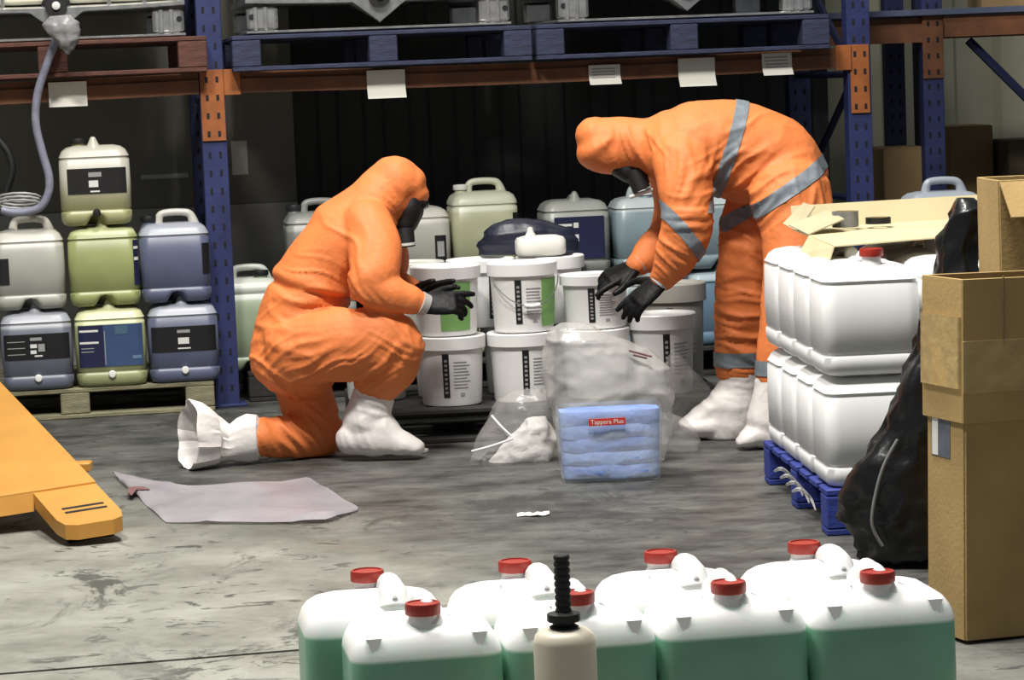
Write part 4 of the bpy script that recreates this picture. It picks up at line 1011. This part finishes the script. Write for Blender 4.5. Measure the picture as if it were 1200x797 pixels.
mb = MB(); mb.tube([(.19, .06, zb0 - .02), (.52, .06, zb0 - .36)], .022, 6); mb.build('frame_brace', mat('dark_blue_steel', rgb(30, 34, 66), .5), r2)
mb = MB(); mb.box((.17, .9, 1.5), (.10, .08, 3.0), .004); mb.build('upright', mat('dark_blue_steel', rgb(30, 34, 66), .5), r2)
tag(carton('carton on the upper deck of the farther rack', r2.location + V((.45, .4, zb1 + .04)), 0, .35, .4, .3, CARDDARK, open_top=False), 'brown carton on the upper deck of the farther rack', 'box')

# ------------------------------------------------------------------ cards hanging on the orange beam
TX = [((57, 102), (96, 125), 'curled grey card hanging under the red pallet'), ((430, 475), (82, 115), 'white card on the beam above the kneeling worker'), ((690, 727), (76, 99), 'small printed card on the beam, between a lone card and a broad one'),
      ((795, 838), (68, 101), 'broad white card on the beam above the stooping worker\'s back'), ((893, 928), (62, 88), 'printed card on the beam next to the right blue upright')]
for (xa, xb), (ya, yb), lab in TX:
    v0 = -.024
    ua_, za = rpix(xa, (ya + yb) / 2, v0); ub_, _ = rpix(xb, (ya + yb) / 2, v0); zt = rpix((xa + xb) / 2, ya, v0)[1]; zb = rpix((xa + xb) / 2, yb, v0)[1]
    t = thing('shelf_card', lab, 'card', rk((ua_ + ub_) / 2, v0, zb), YAW)
    hw_ = (ub_ - ua_) / 2; hh = zt - zb; mb = MB(); N = 8; rings = []
    for i in range(N + 1):
        zz = hh * i / N; y = -.03 * max(0, 1 - i / (N * .45)) ** 1.6
        rings.append([(-hw_, y, zz), (hw_, y, zz), (hw_, y + .0015, zz), (-hw_, y + .0015, zz)])
    mb.loft(rings); co = mb.build('card', PAPER, t)
    if 'printed' in lab:
        pr = MB()
        for k in range(4): pr.box((random.uniform(-.1, .1) * hw_, -.0015 - .03 * max(0, 1 - (.35 + .15 * k) / .45) ** 1.6, hh * (.35 + .15 * k)), (hw_ * 1.5, .001, hh * .05), 0)
        pr.build('print', GREYPRINT, co)['kind'] = 'stuff'

# ------------------------------------------------------------------ yellow truck at the left
yt = thing('pallet_truck', 'yellow steel truck with a sloping deck and a slotted fork tip', 'truck', atz(115, 636, 0))
tipz = .075
A = atz(150, 606, tipz); Bf = at(0, 449, 9.75)            # right edge: fork tip to far end
Cc = at(55, 574, 8.55)                                     # inner corner where the fork leaves the deck
def onedge(t): return A + (Bf - A) * t
tdir = (Bf - A).normalized(); side = V((-1, 0, 0)); side = (side - tdir * tdir.dot(side)).normalized()
nrm = tdir.cross(side).normalized()
if nrm.z < 0: nrm = -nrm
fw = .20
t0 = .0; t1 = .22                                           # fork length as a fraction of the edge
def prism(mb, pts, dz):
    n = len(pts); mb.add([tuple(p) for p in pts] + [tuple(p - V((0, 0, dz)) for p in ())] if False else [tuple(p) for p in pts] + [tuple(p - V((0, 0, dz))) for p in pts],
                         [tuple(range(n)), tuple(range(2 * n - 1, n - 1, -1))] + [(i, (i + 1) % n, n + (i + 1) % n, n + i) for i in range(n)])
mb = MB(); base = onedge(t1)
fk = [onedge(t1) + tdir * .05, onedge(.045), onedge(.012) + side * .012, onedge(0) + side * .045, onedge(0) + side * (fw - .045), onedge(.012) + side * (fw - .012), onedge(.045) + side * fw, onedge(t1) + tdir * .05 + side * fw]
prism(mb, fk, .045); fo = mb.build('fork', YELLOW, yt, angle=30)
for k in (0, 1):
    c0 = onedge(.072 + .024 * k) + side * .03; c1 = c0 + side * (fw - .07)
    m2 = MB(); q = [c0, c1, c1 + tdir * .016, c0 + tdir * .016]; prism(m2, [p + nrm * .0015 for p in q], .002); m2.build('slot', HOLE, fo)
mb = MB(); c0 = onedge(.05) + side * .03 - V((0, 0, .048)); mb.tube([c0 + V((0, 0, .0)), c0 + side * (fw - .06)], .03, 16); mb.build('fork_roller', DARK, yt)
mb = MB(); dk = [onedge(t1), onedge(1.0), onedge(1.0) + side * 1.1, onedge(t1) + side * 1.1]
prism(mb, [p + nrm * .006 for p in dk], .012); mb.build('deck_plate', YELLOW, yt, angle=30)
mb = MB(); lipq = [onedge(t1) + side * fw * .98, onedge(t1) + side * 1.1]; p0, p1 = lipq
mb.add([tuple(p0 + nrm * .004), tuple(p1 + nrm * .004), tuple(p1 - V((0, .02, .055))), tuple(p0 - V((0, .02, .055))), tuple(p0 + tdir * .02), tuple(p1 + tdir * .02), tuple(p1 + tdir * .02 - V((0, 0, .055))), tuple(p0 + tdir * .02 - V((0, 0, .055)))],
       [(0, 1, 2, 3), (7, 6, 5, 4), (0, 4, 5, 1), (3, 2, 6, 7), (0, 3, 7, 4), (1, 5, 6, 2)]); mb.build('front_lip', YELLOW, yt, smooth=False)
mb = MB(); q0 = onedge(.38); mb.box((q0.x + .025, q0.y, q0.z - .02), (.06, .07, .03), .004); mb.build('side_lug', YELLOW, yt)
mb = MB()
for q in (.55, .95):
    e = onedge(q) + side * .3; mb.tube([e - V((0, 0, .01)), V((e.x, e.y, .0))], .05, 14)
mb.build('support_leg', DARK, yt)
for c in yt.children:
    c.data.transform(Matrix.Translation(-yt.location))
    for g in c.children: g.data.transform(Matrix.Translation(-yt.location))

# ------------------------------------------------------------------ clear plastic on the floor
# flat sheet
top = [(132, 558), (160, 566), (215, 571), (270, 569), (330, 567), (362, 561), (392, 580), (420, 598)]
bot = [(140, 566), (160, 582), (176, 598), (195, 614), (250, 615), (310, 615), (385, 613), (419, 600)]
N = 40; M_ = 14; v = []; f = []
def poly_at(pl, t):
    k = t * (len(pl) - 1); i = min(int(k), len(pl) - 2); q = k - i
    return (pl[i][0] + (pl[i + 1][0] - pl[i][0]) * q, pl[i][1] + (pl[i + 1][1] - pl[i][1]) * q)
for i in range(N + 1):
    a, b = poly_at(top, i / N), poly_at(bot, i / N)
    for j in range(M_ + 1):
        q = j / M_; p = atz(a[0] + (b[0] - a[0]) * q, a[1] + (b[1] - a[1]) * q, 0)
        h = .012 + .014 * noise.noise(p * 4) + .010 * max(0, 1 - abs(noise.noise(p * 3 + V((4, 0, 0)))) / .2)
        v.append((p.x, p.y, max(.002, h * (1 if 0 < j < M_ else .5))))
for i in range(N):
    for j in range(M_):
        k = i * (M_ + 1) + j; f.append((k, k + 1, k + M_ + 2, k + M_ + 1))
mb = MB(); mb.add(v, f); o = mb.build('plastic_sheet', mat('pinkish_polythene', rgb(176, 170, 176), .3, var=.1, vscale=5, alpha=.68, bump=.3, bscale=12), angle=180)
tag(o, 'crumpled pale plastic sheet lying flat on the concrete', 'plastic sheet')
mk = MB(); pr_ = [(150, 573), (158, 571), (168, 572), (176, 577), (168, 577), (160, 577), (154, 582), (150, 580)]
P = [atz(a, b, .016) for a, b in pr_]
for p in P: p.z = max(.002, .012 + .014 * noise.noise(V((p.x, p.y, 0)) * 4) + .010 * max(0, 1 - abs(noise.noise(V((p.x, p.y, 0)) * 3 + V((4, 0, 0)))) / .2)) + .004
mk.add([tuple(p) for p in P] + [tuple(p - V((0, 0, .002))) for p in P], [tuple(range(8)), tuple(range(15, 7, -1))] + [(i, (i + 1) % 8, 8 + (i + 1) % 8, 8 + i) for i in range(8)])
mk.build('printed_mark', mat('faded_red_print', rgb(120, 84, 84), .5), o)
# upright clear bag round a wrapped bale of blue cloth
bx = thing('cloth_pack', 'pack of folded blue cloth in clear wrap with a red label', 'cloth pack', atz(716, 561, 0), R(3))
BWp, BHp, BDp = .335, .235, .15
for k in range(5):
    z0 = .012 + k * .045; mb = MB(); w_ = BWp * (.94 + .012 * k)
    rings = []
    for i in range(9):
        x = -w_ / 2 + w_ * i / 8; e = .6 if i in (0, 8) else 1
        rings.append([(x, -BDp / 2 * e + .004 * math.sin(i * 1.7 + k), z0 + .003 * math.sin(i + k)), (x, -BDp / 2 * e - .008 * e + .004 * math.sin(i * 1.7 + k), z0 + .022), (x, -BDp / 2 * e + .004 * math.sin(i * 1.7 + k), z0 + .044), (x, BDp / 2 * e, z0 + .044), (x, BDp / 2 * e, z0)])
    mb.loft(rings); mb.build('folded_cloth', (ABSORB, ABSORB2)[k % 2], bx, angle=70)
mb = MB(); NN = 44; rings = []
for z, k in ((.003, .97), (.02, 1.0), (.08, 1.02), (.14, 1.035), (.2, 1.05), (.235, 1.05), (.25, 1.03)):
    rg = rrect(BWp * k, BDp * k + .02, .035, z, 6, (-.12, -.08, -.04, 0, .04, .08, .12))
    rings.append([(x + .006 * noise.noise(V((x * 9, y * 9, z * 9))), y + .010 * noise.noise(V((x * 11 + 4, y * 7, z * 14))), zz) for x, y, zz in rg])
mb.loft(rings, cap1=False); mb.build('clear_wrap', mat('glossy_clear_wrap', rgb(225, 232, 240), .12, var=.05, alpha=.30, bump=1.0, bscale=14), bx, angle=180)
mb = MB(); mb.box((-.015, -BDp / 2 - .028, .205), (.122, .002, .024), .0005); lo = mb.build('red_label', mat('red_label_print', rgb(196, 52, 40), .5), bx)
cu = bpy.data.curves.new('lettering', 'FONT'); cu.body = 'Tappera Plus'; cu.size = .021; cu.align_x = 'CENTER'; cu.align_y = 'CENTER'; cu.extrude = .0003
to = bpy.data.objects.new('lettering', cu); COL.objects.link(to)
me = bpy.data.meshes.new_from_object(to.evaluated_get(bpy.context.evaluated_depsgraph_get())); bpy.data.objects.remove(to); bpy.data.curves.remove(cu)
me.materials.append(PRINT); to = link('lettering', me, lo); to.location = (-.015, -BDp / 2 - .0295, .205); to.rotation_euler = (R(90), 0, 0)
YB = 9.42
rows = [(541, 668, 776), (520, 655, 786), (490, 648, 789), (462, 641, 789), (435, 636, 782), (412, 635, 757), (396, 637, 725), (383, 645, 698), (377, 655, 682)]
o = puff('plastic_bag', 'large upright clear plastic bag ballooning behind the blue cloth pack', 'plastic bag', ringlerp(pix_rings(rows, YB, [.09, .11, .12, .12, .11, .10, .085, .05, .015]), 9), CLEAR2, .017, 5, seed=4, n=90)
o.location.y = YB; off_ = atz(716, 543, 0).z
mk = MB()
for (xa, ya, xb, yb) in ((737, 411, 764, 418), (742, 416, 758, 420)): mk.tube([at(xa, ya, YB - .105), at(xb, yb, YB - .10)], .004, 6)
q = mk.build('printed_mark', mat('faded_red_print', rgb(120, 84, 84), .5), o); q.location.y = -YB
YL = 9.55
rows = [(543, 551, 660), (530, 556, 660), (508, 563, 658), (486, 573, 654), (468, 585, 648), (458, 600, 645), (455, 612, 632)]
o = puff('plastic_bag', 'slumped clear plastic bag with white contents left of the blue pack', 'plastic bag', ringlerp(pix_rings(rows, YL, [.11, .12, .12, .10, .075, .04, .015]), 5), CLEAR, .018, 8, seed=6, n=44)
o.location.y = YL
mb = MB(); 
for (a, b) in (((553, 529), (601, 514)), ((576, 487), (599, 511))): mb.tube([at(*a, YL - .10), at((a[0] + b[0]) / 2, (a[1] + b[1]) / 2 + 1, YL - .125), at(*b, YL - .13)], .004, 8, sub=4)
q = mb.build('bag_crease', mat('bag_crease_white', rgb(236, 236, 236), .3), o); q.location.y = -YL
rows = [(541, 578, 650), (530, 582, 650), (515, 597, 649), (500, 608, 645), (488, 616, 638)]
o = puff('paper_wad', 'crumpled white paper inside the slumped clear bag', 'paper', ringlerp(pix_rings(rows, YL, [.06, .07, .065, .05, .02]), 4), mat('crumpled_white', rgb(226, 222, 218), .7, var=.1, vscale=20, bump=.5, bscale=30), .02, 14, seed=8, n=36)
o.location.y = YL
YR = 9.62
rows = [(529, 768, 816), (518, 766, 821), (503, 766, 816), (490, 768, 800), (483, 772, 785)]
o = puff('plastic_bag', 'small clear plastic bag on the floor between blue pack and white boot', 'plastic bag', ringlerp(pix_rings(rows, YR, [.06, .07, .06, .04, .015]), 4), CLEAR, .012, 9, seed=9, n=36); o.location.y = YR
YR2 = 10.06
rows = [(492, 772, 782), (464, 776, 830), (456, 777, 829), (440, 778, 818), (425, 781, 806), (414, 785, 796)]
rr = pix_rings(rows, YR2, [.025, .05, .055, .055, .05, .02]); rr[0] = (.004,) + rr[0][1:]
o = puff('plastic_bag', 'thin clear plastic bag hanging off the bucket pallet beside the shin', 'plastic bag', ringlerp(rr, 4), CLEAR, .014, 9, seed=12, n=36); o.location.y = YR2
# scrap of paper
p = atz(625, 604, 0); v = []; f = []
for i in range(9):
    for j in range(4):
        v.append((p.x - .05 + .0125 * i, p.y - .03 + .02 * j + .01 * math.sin(i), .003 + .012 * abs(noise.noise(V((i * .7, j * .9, 2))))))
for i in range(8):
    for j in range(3): k = i * 4 + j; f.append((k, k + 4, k + 5, k + 1))
mb = MB(); mb.add(v, f); tag(mb.build('paper_scrap', PAPER, angle=180), 'small torn scrap of white paper on the dark floor', 'paper')
# grey shrivelled bag knotted round the left tank's valve
YV = 11.22
rows = [(63, 78, 81), (57, 74, 86), (48, 66, 92), (38, 55, 93), (28, 50, 91), (18, 60, 84)]
o = puff('plastic_bag', 'shrivelled grey plastic bag knotted round the tank valve', 'plastic bag', ringlerp(pix_rings(rows, YV, [.005, .02, .04, .045, .04, .02]), 4), mat('grey_polythene', rgb(130, 130, 130), .35, var=.15, bump=.4, bscale=30), .014, 14, seed=14, n=32); o.location.y = YV

# ------------------------------------------------------------------ green jerrycans in the foreground
GH = .33; GZ = GH + .030
GYAW = R(9)
fr = [(495, 706), (672, 694), (850, 682), (1028, 669)]
bk = [(430, 668), (601, 659), (771, 645), (942, 635)]
where = ['beside the open floor', 'behind the beige bottle', 'between the bottle and the tall carton', 'next to the tall carton']
fc = [atz(a, b, GZ) for a, b in fr]; bc = [atz(a, b, GZ) for a, b in bk]
fo_ = V((math.sin(GYAW), -math.cos(GYAW), 0)); fx_ = V((math.cos(GYAW), math.sin(GYAW), 0))
F0 = fc[0]; step = ((fc[3] - fc[0]).dot(fx_)) / 3; 
GWf = min(.292, step - .006)
for i in range(4):
    p = fc[0] + (fc[3] - fc[0]) * (i / 3) - fo_ * .055 - fx_ * .0; p.z = 0
    lb = [] if i else [(-.496, -.470, .0, .66, BLACKLAB, None)]
    jerrycan('green liquid jerrycan with cap to the front, ' + where[i], p, GYAW, GWf, .232, GH, body=GREENCAN, cap=RED, cap_at=(0, -.055), handle='end', channel=False, lugs=True, labels=lb, hx=.012, top_mat=WHITE, low=.45)
for i in range(4):
    p = bc[0] + (bc[3] - bc[0]) * (i / 3) + fo_ * .075; p.z = 0
    jerrycan('green liquid jerrycan with handle to the front, ' + where[i], p, GYAW + math.pi * 0, GWf, .232, GH, body=GREENCAN, cap=RED, cap_at=(0, .075), handle='nose', channel=False, hx=.036, top_mat=WHITE)
# beige bottle with a black pump
bz = atz(662, 740, .36); bt = thing('pump_bottle', 'beige plastic bottle with a black ribbed pump', 'bottle', (bz.x, fc[1].y - .23, 0))
bt.location.x = at(662, 760, fc[1].y - .23).x
zt = at(662, 738, fc[1].y - .23).z; br = 37.5 * (fc[1].y - .23) / F
mb = MB(); mb.lathe([(br - .008, 0), (br, .006), (br, zt - .022), (br - .004, zt - .008), (br - .014, zt), (.02, zt + .004)], 40); mb.build('body', mat('beige_plastic', rgb(206, 198, 178), .42, var=.05), bt)
s_ = (fc[1].y - .23) / F
mb = MB(); mb.lathe([(16 * s_, zt + .002), (18 * s_, zt + 4 * s_), (13 * s_, zt + 7 * s_), (14 * s_, zt + 9 * s_), (20 * s_, zt + 11 * s_), (20 * s_, zt + 20 * s_), (12 * s_, zt + 22 * s_)], 12); mb.build('collar', DARK, bt)
prof = []
for k in range(9):
    z = zt + (20 + k * 8) * s_; prof += [(8.6 * s_, z), (9.8 * s_, z + 1.5 * s_), (9.8 * s_, z + 5 * s_), (8.6 * s_, z + 6.5 * s_)]
mb = MB(); mb.lathe(prof, 20); mb.build('pump_rod', DARK, bt)
